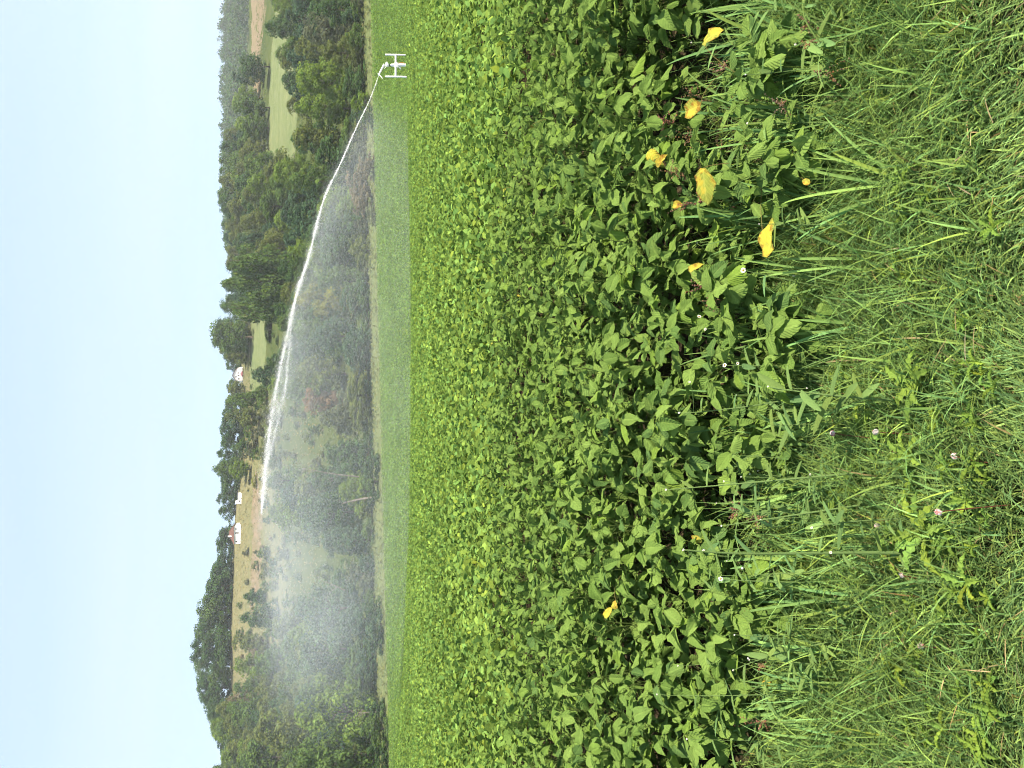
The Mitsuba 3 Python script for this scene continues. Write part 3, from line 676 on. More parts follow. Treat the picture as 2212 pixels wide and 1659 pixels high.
part(g, 'swing_arm', shape(tube([P(815.6, 157.8, -.06), P(819.5, 161.5, -.06), P(823, 165.0, -.06), P(826.6, 169.5, -.06)], [0.028, 0.034, 0.04, 0.03], 7)))
part(g, 'counterweight', shape(beam(P(833.4, 144.6), P(831.0, 148.4), 0.035), bsdf='galvanised'))

JET = [(818, 162.5), (800, 212), (770, 275), (737, 350), (700, 430), (665, 562), (640, 640), (615, 750), (595, 850), (580, 950), (570, 1050), (565, 1110)]
jp = np.array([at(X, Y, SY + 2.5 * i / 11.0) for i, (X, Y) in enumerate(JET)])
js = np.concatenate([[0], np.cumsum(np.linalg.norm(np.diff(jp, axis=0), axis=1))]); js /= js[-1]
jet = PchipInterpolator(js, jp)
rng = np.random.default_rng(21)
w = thing('water_jet', 'long white jet of water arching from the irrigation gun over the field', 'water jet', kind='stuff')
st = np.linspace(0, 0.62, 160)
core = jet(st) + rng.normal(0, 0.012, (160, 3))
part(w, 'stream', MB().add(*tube(core, (0.013 + 0.032 * st) * (1 + 0.9 * (meshkit.noise(np.stack([st * 60, st * 0, st * 0], -1), 3) - 0.5)) * (1 - ss(0.42, 0.62, st)), 7)).ply('spray_water', True, color=False), kind='stuff')
n = 44000
s = rng.beta(1.35, 1.25, n)
c = jet(s); tan = jet(np.minimum(1, s + 0.004)) - jet(np.maximum(0, s - 0.004)); tan /= np.linalg.norm(tan, axis=1, keepdims=True)
r = 0.026 + 0.42 * s ** 1.3 * (1 - 0.55 * ss(0.8, 1.0, s))
lump = meshkit.noise(np.stack([s * 70, rng.uniform(0, 2, n), s * 0], -1), 7)
off = rng.normal(0, 1, (n, 3)) * r[:, None] * (0.12 + 0.95 * lump[:, None] ** 1.6)
drop = rng.exponential(1.0, n) * (0.03 + 0.80 * s ** 1.3) * (rng.uniform(0, 1, n) < 0.16) * (1 - 0.85 * ss(0.66, 0.8, s)) * (1 - 0.5 * ss(0.85, 1, s))
strand = (rng.uniform(0, 1, n) < 0.34) * ss(0.50, 0.60, s) * (1 - ss(0.84, 0.93, s))
p = c + off * (1 - 0.25 * strand)[:, None]; p[:, 2] -= drop + strand * 0.62 * ss(0.50, 0.72, s) * (1 - 0.8 * ss(0.74, 0.92, s)) * (0.9 + 0.25 * meshkit.noise(np.stack([s * 30, s * 0, s * 0], -1), 2))
tv = np.array([[0, 1.0, 0], [0.5, -0.2, 0], [-0.25, -0.2, 0.43], [-0.25, -0.2, -0.43], [0, -1, 0]], float)
tf = np.array([[0, 1, 2], [0, 2, 3], [0, 3, 1], [4, 2, 1], [4, 3, 2], [4, 1, 3]])
mb = MB(); R = frames(np.cross(tan, rng.normal(0, 1, (n, 3))), np.zeros(n))
bb = np.cross(R[:, :, 2], tan); R = np.stack([bb, tan, R[:, :, 2]], -1)
sz = rng.uniform(0.005, 0.016, n) * (0.6 + 0.6 * s)
scatter(mb, tv, tf, p, R, np.stack([sz, sz * rng.uniform(1.5, 5, n), sz], 1), np.ones((n, 3)))
part(w, 'droplets', mb.ply('spray_water', color=False), kind='stuff')

# ------------------------------------------------------------------ soybean crop
def leaf_template(nt, ns, L=1.0, W=0.62, fold=0.10, droop=0.22, wave=0.03, seed=0):
    t = np.linspace(0, 1, nt); s = np.linspace(-1, 1, ns)
    Tt, S = np.meshgrid(t, s, indexing='ij')
    half = W / 2 * np.clip((Tt + 0.03) ** 0.52 * (1.0 - Tt) ** 0.72 * 1.86, 0.012, 1)
    v = np.stack([S * half, Tt * L, fold * np.abs(S) * np.sin(np.pi * np.clip(Tt, 0.05, 1)) - droop * Tt ** 2 - 0.10 * S ** 2 * np.sin(np.pi * Tt) + wave * np.sin(Tt * 11 + S * 3 + seed * 1.7) * np.abs(S)], -1).reshape(-1, 3)
    uv = np.stack([(S + 1) / 2, Tt], -1).reshape(-1, 2)
    i, j = np.meshgrid(np.arange(nt - 1), np.arange(ns - 1), indexing='ij')
    q = np.stack([i * ns + j, i * ns + j + 1, (i + 1) * ns + j + 1, (i + 1) * ns + j], -1).reshape(-1, 4)
    return v, np.vstack([q[:, [0, 1, 2]], q[:, [0, 2, 3]]]), uv

NEAR_LEAVES = [leaf_template(6, 5, W=w, fold=f, droop=d, wave=0.065, seed=i) for i, (w, f, d) in enumerate(((0.76, 0.18, 0.22), (0.70, 0.34, 0.38), (0.82, 0.08, 0.16), (0.74, -0.14, 0.36), (0.68, 0.42, 0.28), (0.78, 0.22, 0.50), (0.72, -0.05, 0.10), (0.66, 0.28, -0.12)))]

def rotz(a): c, s = math.cos(a), math.sin(a); return np.array([[c, -s, 0], [s, c, 0], [0, 0, 1.0]])
def rotx(a): c, s = math.cos(a), math.sin(a); return np.array([[1, 0, 0], [0, c, -s], [0, s, c]])
def roty(a): c, s = math.cos(a), math.sin(a); return np.array([[c, 0, s], [0, 1, 0], [-s, 0, c]])

STEM = (0.085, 0.125, 0.035)
LEAFK = [0]
def trifoliate(rng, base, az, length, pitch, size, sun_tilt=0.0):
    """A leaf: petiole and three leaflets. Returns (leaf blades MB, petiole tube)."""
    out = np.array([math.cos(az), math.sin(az), 0])
    tip = base + out * length * math.cos(pitch) + [0, 0, length * math.sin(pitch)]
    mid = base + out * length * 0.4 * math.cos(pitch + 0.3) + [0, 0, length * 0.62 * math.sin(pitch + 0.2)]
    path = bezier(base, mid, tip, 5)
    mb = MB()
    for da, k in ((0, 1.0), (1.25, 0.86), (-1.25, 0.86)):
        tv, tf, uv = NEAR_LEAVES[rng.integers(len(NEAR_LEAVES))]
        a = az + da + rng.normal(0, 0.15)
        R = rotz(a - math.pi / 2) @ rotx(rng.normal(-0.10, 0.36)) @ roty(rng.normal(0, 0.38))
        stalk = 0.22 if da == 0 else 0.03
        b = tip + (R @ np.array([0, stalk * size, 0]))
        LEAFK[0] += 1
        u = uv.copy(); u[:, 0] = u[:, 0] * 0.96 + 0.02 + (LEAFK[0] % 4093)
        mb.add(tv * size * k @ R.T + b, tf, (0.06, 0.12, 0.02), u)
        if da == 0: mb_stalk = tube([tip, b], 0.0011, 4, False)
    return mb, path, mb_stalk

def crop_edge(x):
    return 2.40 + 0.30 * ss(0.1, -0.9, x) - 0.10 * np.sin(x * 3.1) - 0.06 * np.sin(x * 7.7 + 1)

def soil_z(x, y): return float(ground_z(x, y))

YELLOW = []   # (point, size) of the withered leaflets, filled below
rng = np.random.default_rng(77)
spots = []
y = 2.15
cand = []
while y < 9.2:
    half = 0.56 * y + 0.55
    for x in np.arange(-half, half, 0.265):
        xx, yy = x + rng.uniform(-0.10, 0.10), y + rng.uniform(-0.09, 0.09)
        thin = 0.5 * float(ss(0.15, 0.5, xx)) * (1 - float(ss(0.35, 0.9, yy - crop_edge(xx))))
        if yy > crop_edge(xx) and rng.uniform() > thin: cand.append((xx, yy))
    y += 0.25
cand = sorted(cand, key=lambda c: math.hypot(*c))
CROP_NEAR = 300
near_plants, PLANTS = cand[:CROP_NEAR], []
REACH = math.hypot(*near_plants[-1])
def side(x, y):
    a = x / y
    return 'in line with the irrigation gun' if a > 0.33 else 'in line between gun and poplars' if a > 0.1 else 'in line with the gabled house' if a > -0.1 else 'in line with the low house' if a > -0.33 else 'in line with the misty trees'
def depth(e):
    return 'in the front row' if e < 0.22 else 'close behind the front row' if e < 0.6 else 'some rows back' if e < 1.3 else 'deeper in the crop' if e < 2.1 else 'farthest of the near crop'
for i, (x, y) in enumerate(near_plants):
    e = y - float(crop_edge(x))
    H = (0.24 + 0.42 * ss(-0.05, 1.15, e)) * rng.uniform(0.85, 1.12)
    z0 = soil_z(x, y)
    k = thing('soybean_plant', f'leafy soybean plant {depth(e)}, {side(x, y)}', 'soybean plant', f'soybean plants {depth(e)}, {side(x, y)}')
    PLANTS.append((k, x, y, z0))
    lean = np.array([rng.normal(0, 0.05), rng.normal(0, 0.05) - 0.05 * (e < 0.3), 0])
    stem = bezier((x, y, z0 - 0.02), (x, y, z0 + H * 0.5), np.array([x, y, z0 + H * 0.92]) + lean, 7)
    wood = MB(); wood.add(*tube(stem, np.linspace(0.0042, 0.0018, 7), 5), STEM)
    detailed = math.hypot(x, y) < 4.6
    whole = MB()
    nl = 25 if detailed else 20
    for j in range(nl):
        t = (j + 1.2) / (nl + 0.6)
        b = stem[min(6, int(t * 6.2))] + rng.normal(0, 0.004, 3)
        b[2] = z0 + H * 0.92 * t * 0.98
        az = j * 2.4 + rng.uniform(-0.5, 0.5)
        if e < 0.32 and rng.uniform() < 0.5: az = -math.pi / 2 + rng.normal(0, 0.6)
        L = rng.uniform(0.12, 0.21) * (1.15 - 0.45 * t)
        mb, path, stalk = trifoliate(rng, b, az, L, rng.uniform(0.55, 1.15), (rng.uniform(0.058, 0.098) * (1.0 - 0.12 * float(ss(3.2, 4.6, y)))) * (0.84 + 0.3 * math.sin(math.pi * min(1, t * 0.9))))
        wood.add(*tube(path, [0.0016, 0.0014, 0.0013, 0.0012, 0.0012], 4, False), STEM); wood.add(*stalk, STEM)
        if detailed: part(k, 'leaf', mb.ply('soy_leaf', True, uv=True, color=False))
        else: whole.v += mb.v; whole.f += [f + whole.n for f in mb.f]; whole.c += mb.c; whole.t += mb.t; whole.n += mb.n
    if not detailed: part(k, 'foliage', whole.ply('soy_leaf', True, uv=True, color=False))
    part(k, 'stem', wood.ply('herb', True))

# the rest of the crop: leaves without number
SOY = (0.138, 0.228, 0.050)
def crop_leaves(mb, rng, y0, y1, density, size, tv, tf, wa=0.56, wm=1.2):
    area_y = np.linspace(y0, y1, 400); wid = 2 * (wa * area_y + wm)
    n = int(np.trapezoid(wid, area_y) * density)
    cdf = np.cumsum(wid); cdf /= cdf[-1]
    y = np.interp(rng.uniform(0, 1, n), cdf, area_y); x = rng.uniform(-1, 1, n) * (wa * y + wm)
    bump = meshkit.fbm(np.stack([x * 2.6, y * 2.6, x * 0], -1), 3, 31); big = meshkit.fbm(np.stack([x * 0.22, y * 0.22, x * 0 + 3], -1), 3, 44)
    top = 0.60 + 0.26 * (bump - 0.5) + 0.14 * (big - 0.5)
    z = ground_z(x, y) + top - rng.exponential(0.10, n)
    keep = (np.hypot(x, y) > REACH - 0.02)
    x, y, z, big = x[keep], y[keep], z[keep], big[keep]; n = len(x)
    tilt = np.abs(rng.normal(0.60, 0.38, n)); az = rng.uniform(0, 6.283, n)
    nrm = np.stack([np.sin(tilt) * np.cos(az), np.sin(tilt) * np.sin(az), np.cos(tilt)], 1)
    col = jitter(rng, SOY, n, 0.24, 0.12) * (0.85 + 0.4 * big[:, None])
    scatter(mb, tv, tf, np.stack([x, y, z], 1), frames(nrm, rng.uniform(0, 6.283, n)), rng.uniform(0.75, 1.2, n) * size, col)

rng = np.random.default_rng(3)
tA, fA, _ = leaf_template(4, 3, W=0.74, fold=0.12, droop=0.22)
tB, fB, _ = leaf_template(3, 3, W=0.64, fold=0.14, droop=0.22)
tB = np.array([[0, 0, 0], [0.30, 0.42, 0.05], [0, 0.45, 0.0], [-0.30, 0.42, 0.05], [0, 1, -0.16]], float); fB = np.array([[0, 1, 2], [0, 2, 3], [2, 1, 4], [3, 2, 4]])
tC = np.array([[0, -0.5, -0.02], [0.34, 0, 0.08], [0, 0.5, -0.06], [-0.34, 0, 0.08]], float); fC = np.array([[0, 1, 2], [0, 2, 3]])
mb = MB(); crop_leaves(mb, rng, max(2.0, REACH * 0.80), 17, 560, 0.080, tA, fA)
scene['soybean_crop__001'] = mb.ply('herb', True)
mb = MB(); crop_leaves(mb, rng, 17, 34, 240, 0.118, tB, fB)
scene['soybean_crop__002'] = mb.ply('herb', False)
mb = MB(); crop_leaves(mb, rng, 34, 74, 105, 0.17, tC, fC)
scene['soybean_crop__003'] = mb.ply('herb', False)
mb = MB(); crop_leaves(mb, rng, 92, 153.5, 22, 0.30, tC, fC)
scene['soybean_crop__004'] = mb.ply('herb', False)
USED.add('soybean_crop')
labels['soybean_crop'] = {'label': 'closed soybean crop stretching from the front rows to the trees', 'category': 'soybean crop', 'kind': 'stuff'}

# ------------------------------------------------------------------ grass verge
def blades(mb, rng, x, y, z, L, Wd, lean, az, col, seg=4, curl=0.9):
    n = len(x); k = np.linspace(0, 1, seg + 1)
    d = np.stack([np.cos(az), np.sin(az)], 1)
    ang = lean[:, None] + curl * k[None, :] * rng.uniform(0.3, 1.3, (n, 1))
    dl = L[:, None] / seg
    hx = np.concatenate([np.zeros((n, 1)), np.cumsum(np.sin(ang[:, :-1]) * dl, 1)], 1); hz = np.concatenate([np.zeros((n, 1)), np.cumsum(np.cos(ang[:, :-1]) * dl, 1)], 1)
    c = np.stack([x[:, None] + hx * d[:, :1], y[:, None] + hx * d[:, 1:], z[:, None] + hz], -1)
    tw = az[:, None] + np.pi / 2 + rng.uniform(-0.7, 0.7, (n, 1)) * (0.4 + k[None, :])
    side = np.stack([np.cos(tw), np.sin(tw), 0 * tw], -1)
    w = (Wd[:, None] * np.clip(1.02 - k[None, :] ** 2.2, 0.06, 1) * np.clip(0.55 + 2 * k[None, :], 0, 1))[..., None] / 2
    v = np.stack([c - side * w, c + side * w], 2).reshape(n, -1, 3)
    q = np.array([[2 * i, 2 * i + 1, 2 * i + 3, 2 * i + 2] for i in range(seg)]); tf = np.vstack([q[:, [0, 1, 2]], q[:, [0, 2, 3]]])
    m = v.shape[1]
    f = (tf[None] + (np.arange(n) * m)[:, None, None]).reshape(-1, 3)
    mb.add(v.reshape(-1, 3), f, np.repeat(col, m, axis=0))

def verge_points(rng, n, y0, y1):
    y = rng.uniform(y0, y1, n); x = rng.uniform(-1, 1, n) * (0.56 * np.maximum(y, 1.4) + 0.45)
    return x, y

rng = np.random.default_rng(14)
mb = MB()
GR = (0.166, 0.268, 0.086)
n = 70000
x, y = verge_points(rng, n, 1.05, 2.75)
patch = meshkit.fbm(np.stack([x * 3.0, y * 3.0, x * 0], -1), 3, 6); flow = meshkit.fbm(np.stack([x * 1.3, y * 1.3, x * 0 + 7], -1), 2, 8)
L = rng.uniform(0.04, 0.10, n) * (0.65 + 0.8 * patch) * (1 + 1.1 * ss(1.6, 2.4, y))
az = flow * 9.0 + rng.normal(0, 0.9, n)
col = jitter(rng, GR, n, 0.34, 0.14)
dry = rng.uniform(0, 1, n) < 0.03
col[dry] = jitter(rng, (0.26, 0.21, 0.10), int(dry.sum()), 0.2, 0.1)
blades(mb, rng, x, y, ground_z(x, y) + 0.0, L, rng.uniform(0.0026, 0.0064, n), np.abs(rng.normal(0.80, 0.42, n)), az, col)
n = 15000
x, y = verge_points(rng, n, 1.7, 3.5)
keep = y < crop_edge(x) + (0.75 + 0.5 * ss(0.15, 0.5, x)) * rng.uniform(0, 1, n) ** (2 - ss(0.15, 0.5, x))
x, y = x[keep], y[keep]; n = len(x)
L = rng.uniform(0.14, 0.36, n) * (0.55 + 0.45 * ss(1.8, 2.4, y))
blades(mb, rng, x, y, ground_z(x, y), L, rng.uniform(0.003, 0.0075, n), np.abs(rng.normal(0.45, 0.35, n)), rng.uniform(0, 6.28, n), jitter(rng, (0.150, 0.250, 0.070), n, 0.32, 0.15), 5, 1.3)
scene['grass'] = mb.ply('herb', True)
labels['grass'] = {'label': 'green mown grass verge in front of the soybean crop', 'category': 'grass', 'kind': 'stuff'}
USED.add('grass')

# ------------------------------------------------------------------ weeds, flowers and withered leaves at the edge of the crop
def canopy_h(x, y): return 0.10 + 0.54 * float(ss(-0.2, 1.15, y - float(crop_edge(x))))
def hit(X, Y, h=None):
    """Where the ray of the photograph's point (X, Y) first meets the crop's upper surface (or the height h above the ground)."""
    for y in np.arange(1.1, 16, 0.01):
        p = at(X, Y, y)
        if p[2] <= soil_z(p[0], y) + (canopy_h(p[0], y) if h is None else h): return p
    return at(X, Y, 16)
def look_normal(p, rng, tilt=0.35, up=0.8):
    n = np.array([-p[0], -p[1], EYE - p[2]]); n /= np.linalg.norm(n)
    return n * (1 - up * 0.5) + np.array([0.25, -0.1, up]) + rng.normal(0, tilt, 3)
rng = np.random.default_rng(101)

# yellowed leaflets, each a leaf of the plant it hangs on
WITHERED = [(1520, 405, 0.105, 'large bright yellow leaf'), (1668, 515, 0.100, 'yellow leaf with a brown end'), (1487, 236, 0.085, 'ochre yellow leaf'), (1415, 342, 0.070, 'yellow leaf with green veins'),
            (1322, 1308, 0.050, 'orange yellow leaflet'), (1312, 1322, 0.045, 'orange yellow leaflet with brown tip'), (1502, 574, 0.050, 'dull ochre leaf'), (1130, 146, 0.030, 'small orange leaf'),
            (1146, 275, 0.030, 'small yellow leaf with a red edge'), (1090, 412, 0.035, 'pinkish dry leaf'), (1652, 1478, 0.035, 'small orange leaf'), (1536, 76, 0.080, 'yellow leaf under grass'),
            (1740, 392, 0.028, 'orange brown leaf in the grass'), (1062, 742, 0.022, 'small yellow leaf'), (1428, 345, 0.05, 'ochre leaf'), (1460, 442, 0.045, 'brown yellow leaf'), (1505, 1165, 0.04, 'yellowish leaf'), (1120, 640, 0.022, 'yellow leaf')]
for X, Y, size, lab in WITHERED:
    p = hit(X, Y)
    p = p + (np.array([0, 0, EYE]) - p) / np.linalg.norm(np.array([0, 0, EYE]) - p) * ((0.20 if size >= 0.08 else 0.07) + 0.015 * p[1])
    k, px, py, pz = min(PLANTS, key=lambda q: (q[1] - p[0]) ** 2 + (q[2] - p[1]) ** 2)
    tv, tf, uv = NEAR_LEAVES[rng.integers(len(NEAR_LEAVES))]
    R = frames(look_normal(p, rng, 0.2)[None], rng.uniform(0, 6.28, 1))[0]
    LEAFK[0] += 1; u = uv.copy(); u[:, 0] = u[:, 0] * 0.96 + 0.02 + LEAFK[0] % 4093
    v = (tv - [0, 0.5, 0]) * size * 1.22 @ R.T + p
    lf = part(k, 'withered_leaf', MB().add(v, tf, (0.5, 0.4, 0.02), u).ply('yellow_leaf', True, uv=True, color=False), lab)
    b = (np.array([0, -0.5, 0]) * size * 1.22) @ R.T + p
    part(lf, 'petiole', MB().add(*tube(bezier(b, (b + [px, py, b[2] - 0.02]) / 2 + [0, 0, 0.01], (px, py, max(pz + 0.05, b[2] - 0.08)), 5), 0.0013, 4), (0.20, 0.17, 0.06)).ply('herb', True))

def blade_leaf(base, tip, width, col, sag=0.25, n=7, fold=0.25):
    """A long narrow leaf from base to tip, folded along its middle."""
    base, tip = np.array(base, float), np.array(tip, float); d = tip - base; L = np.linalg.norm(d)
    path = bezier(base, base + d * 0.5 + [0, 0, sag * L], tip, n)
    t = np.gradient(path, axis=0); t /= np.linalg.norm(t, axis=1, keepdims=True)
    s = np.cross(t, [0, 0, 1.0]); s /= np.linalg.norm(s, axis=1, keepdims=True) + 1e-9
    up = np.cross(s, t); k = np.linspace(0, 1, n)
    w = width / 2 * np.clip((k + 0.05) ** 0.35 * (1.02 - k) ** 0.55 * 1.35, 0.03, 1.0)
    v = np.stack([path - s * w[:, None] + up * (w * fold)[:, None], path, path + s * w[:, None] + up * (w * fold)[:, None]], 1).reshape(-1, 3)
    q = np.array([[3 * i + j, 3 * i + j + 1, 3 * i + j + 4, 3 * i + j + 3] for i in range(n - 1) for j in (0, 1)])
    return v, np.vstack([q[:, [0, 1, 2]], q[:, [0, 2, 3]]]), col

WEED = (0.150, 0.235, 0.080); PALE = (0.140, 0.235, 0.075)
def ground_at(X, Y): return hit(X, Y, 0.02)

# tall weeds with thin stalks and tiny white flowers
def flower(parent, c, nrm, r):
    petals = MB(); R = frames(np.asarray(nrm, float)[None], np.zeros(1))[0]
    for i in range(7):
        a = i * 0.898 + rng.uniform(-0.1, 0.1); d = R @ [math.cos(a), math.sin(a), 0.25]; e = R @ [-math.sin(a), math.cos(a), 0]
        petals.add([c + d * r * 0.25, c + d * r * 0.75 + e * r * 0.33, c + d * r, c + d * r * 0.75 - e * r * 0.33], [[0, 1, 2], [0, 2, 3]], (0.78, 0.77, 0.76))
    f = part(parent, 'flower', petals.ply('herb'))
    m = trimesh.creation.icosphere(1, r * 0.34); m.apply_translation(c + R[:, 2] * r * 0.1)
    part(f, 'disc', MB().add(m.vertices, m.faces, (0.42, 0.30, 0.06)).ply('herb', True))

def tall_weed(label, pts, r0, y0, y1, flowers=3, leaves=5, fl=0.009, leafsize=0.07, col=WEED, side=0.10, cat='weed'):
    """pts: view points from the foot to the tip; the stalk leans from y0 to y1 metres ahead."""
    k = thing('tall_weed', label, cat)
    P3 = np.array([at(X, Y, y0 + (y1 - y0) * i / (len(pts) - 1)) for i, (X, Y) in enumerate(pts)])
    P3[0, 2] = soil_z(P3[0, 0], P3[0, 1]) - 0.01
    tt = np.linspace(0, 1, len(pts)); path = PchipInterpolator(tt, P3)(np.linspace(0, 1, 14))
    part(k, 'stalk', MB().add(*tube(path, np.linspace(r0, r0 * 0.4, 14), 6), col).ply('herb', True))
    for i in range(leaves):
        j = rng.integers(2, 12); a = rng.uniform(0, 6.28); b = path[j]; L = leafsize * rng.uniform(0.6, 1.3)
        part(k, 'leaf', MB().add(*blade_leaf(b, b + [math.cos(a) * L, math.sin(a) * L, L * rng.uniform(-0.3, 0.5)], L * 0.30, jitter(rng, PALE, 1, 0.15, 0.1)[0], 0.06)).ply('herb', True))
    for i in range(min(flowers, 2)):
        j = 13 if i == 0 else rng.integers(8, 13); b = path[j]; c = b if i == 0 else b + rng.normal(0, side * 0.5, 3) + [0, 0, side * 0.6]
        if i: part(k, 'side_stem', MB().add(*tube(bezier(b, (b + c) / 2 + [0, 0, -0.01], c, 5), r0 * 0.3, 4), col).ply('herb', True))
        flower(k, c + [0, 0, 0.002], look_normal(c, rng, 0.3, 0.6), fl * rng.uniform(0.5, 0.85))
    return k
W = tall_weed
W('tall upright weed with thick pale stalk, the longest one standing in the verge', [(2020, 1196), (1850, 1194), (1640, 1196), (1478, 1188)], 0.0062, 1.95, 2.05, 4, 14, 0.007, 0.06)
W('thin stalked weed with a white flower, nearest to the yellow leaves', [(1880, 640), (1750, 615), (1607, 584)], 0.0026, 2.25, 2.35, 1, 4, 0.011)
W('pale stalked weed carrying a white flower beside the dark hollow in the crop edge', [(1800, 760), (1690, 790), (1567, 789)], 0.0028, 2.35, 2.5, 2, 5, 0.011)
W('weed with white flower poking out of the bright soybean leaves in the middle', [(1720, 730), (1620, 705), (1525, 711)], 0.0024, 2.5, 2.7, 2, 4, 0.010)
W('wide branching grey green weed with several tiny flowers behind the middle white flower', [(1850, 1015), (1650, 1040), (1440, 1058)], 0.0040, 2.1, 2.45, 4, 8, 0.006)
W('slanting pale weed stalk crossing the front row left of the long one', [(1830, 1082), (1700, 1115), (1560, 1136)], 0.0036, 2.1, 2.3, 3, 6, 0.006)
W('curved thin weed stalk crossing the soybean leaves near the middle of the front row', [(1760, 832), (1600, 880), (1468, 892)], 0.0030, 2.3, 2.6, 3, 5, 0.006)
W('weed with a bright white flower over the front row below the mist', [(1740, 1262), (1650, 1256), (1558, 1250)], 0.0026, 2.35, 2.5, 1, 5, 0.011)
W('long bare pale stalk lying over the crop below the irrigation gun', [(1330, 318), (1255, 262), (1168, 206)], 0.0036, 3.6, 4.3, 0, 3, 0.005, 0.06)
W('weed with small seed pods along a slender stalk at the misty end', [(1640, 1505), (1540, 1503), (1420, 1500)], 0.0022, 2.5, 2.75, 1, 6, 0.005)
W('leafy weed leaning over the grass at the misty end', [(1760, 1380), (1690, 1410), (1585, 1448)], 0.0030, 2.25, 2.45, 2, 9, 0.005, 0.09)
W('short leafy weed in the verge below the long stalk', [(1900, 1120), (1830, 1128), (1755, 1140)], 0.0030, 1.95, 2.0, 2, 10, 0.005, 0.07)
W('grey green weed with toothed upright leaves in front of the dark hollow', [(1850, 870), (1760, 850), (1660, 835)], 0.0034, 2.0, 2.2, 2, 11, 0.005, 0.10)

# grasses with brownish seed heads
def seed_grass(label, foot, head, y0, y1, size=0.06, col=(0.20, 0.105, 0.075), spikes=9):
    k = thing('millet_stalk', label, 'grass plant')
    a, b = at(*foot, y0), at(*head, y1); a[2] = soil_z(a[0], a[1])
    path = bezier(a, a * 0.4 + b * 0.6 + [0, 0, 0.10], b, 9)
    part(k, 'stalk', MB().add(*tube(path, np.linspace(0.0018, 0.0010, 9), 5), (0.15, 0.20, 0.07)).ply('herb', True))
    mb = MB(); d = path[-1] - path[-2]; d /= np.linalg.norm(d)
    for i in range(spikes):
        o = b - d * size * (i / spikes - 0.3); L = size * rng.uniform(0.35, 0.7); e = o + (d * 0.6 + rng.normal(0, 0.6, 3)) * L
        for q in np.linspace(0.05, 1, 8):
            c = o + (e - o) * q + rng.normal(0, 0.0015, 3); m = trimesh.creation.icosphere(0, 0.0026)
            mb.add(m.vertices * rng.uniform(0.7, 1.4, 3) + c, m.faces, jitter(rng, col, 1, 0.3, 0.15)[0])
    part(k, 'seed_head', mb.ply('herb', False))
    for i in range(2):
        j = rng.integers(2, 6); az = rng.uniform(0, 6.28); L = rng.uniform(0.10, 0.2)
        part(k, 'blade', MB().add(*blade_leaf(path[j], path[j] + [math.cos(az) * L, math.sin(az) * L, L * 0.3], 0.008, jitter(rng, PALE, 1, 0.2, 0.1)[0])).ply('herb', True))
HEADS = [((1620, 300), (1440, 262), 'brown seed head among green leaves beside the ochre leaf'), ((1640, 320), (1490, 300), 'reddish seed head beside a broad curved blade'), ((1660, 380), (1458, 372), 'purplish brown drooping seed head above the large yellow leaf'),
         ((1650, 330), (1560, 322), 'small reddish seed head between grass blades'), ((1700, 250), (1500, 205), 'brownish seed head below the irrigation gun'), ((1900, 40), (1740, 55), 'broad brown seed head in line with the gun'), ((1900, 90), (1750, 92), 'bushy brown seed head beside the broad brown one'),
         ((1730, 600), (1528, 618), 'straw coloured seed head in the middle of the front row'), ((1740, 660), (1545, 650), 'pale brown seed head above the dark hollow'), ((1700, 1090), (1590, 1102), 'red brown seed head on a short stalk left of the middle'), ((1780, 1100), (1640, 1118), 'small red spike low beside the slanting stalk'),
         ((1850, 1420), (1645, 1440), 'brown seed head in the grass below the mist'), ((1800, 1350), (1570, 1330), 'thin reddish seed head over the crop below the mist'), ((1900, 1555), (1640, 1560), 'dark brown seed head farthest from the gun'), ((1720, 430), (1490, 440), 'ochre brown seed head beneath the large yellow leaf'), ((1790, 240), (1690, 225), 'seed head leaning over the long grass'), ((1700, 140), (1560, 150), 'pinkish seed head near dark gaps at the crop edge'), ((1850, 160), (1780, 158), 'small pink seed head above the long grass')]
for f, hd_, lab in HEADS:
    q = ground_at(*f); e = hit(*hd_); seed_grass('grass stalk with ' + lab, f, hd_, q[1], max(q[1] - 0.1, e[1] - 0.12), rng.uniform(0.06, 0.10), [(0.22, 0.115, 0.085), (0.24, 0.17, 0.11), (0.20, 0.13, 0.075)][rng.integers(3)], int(rng.integers(7, 13)))

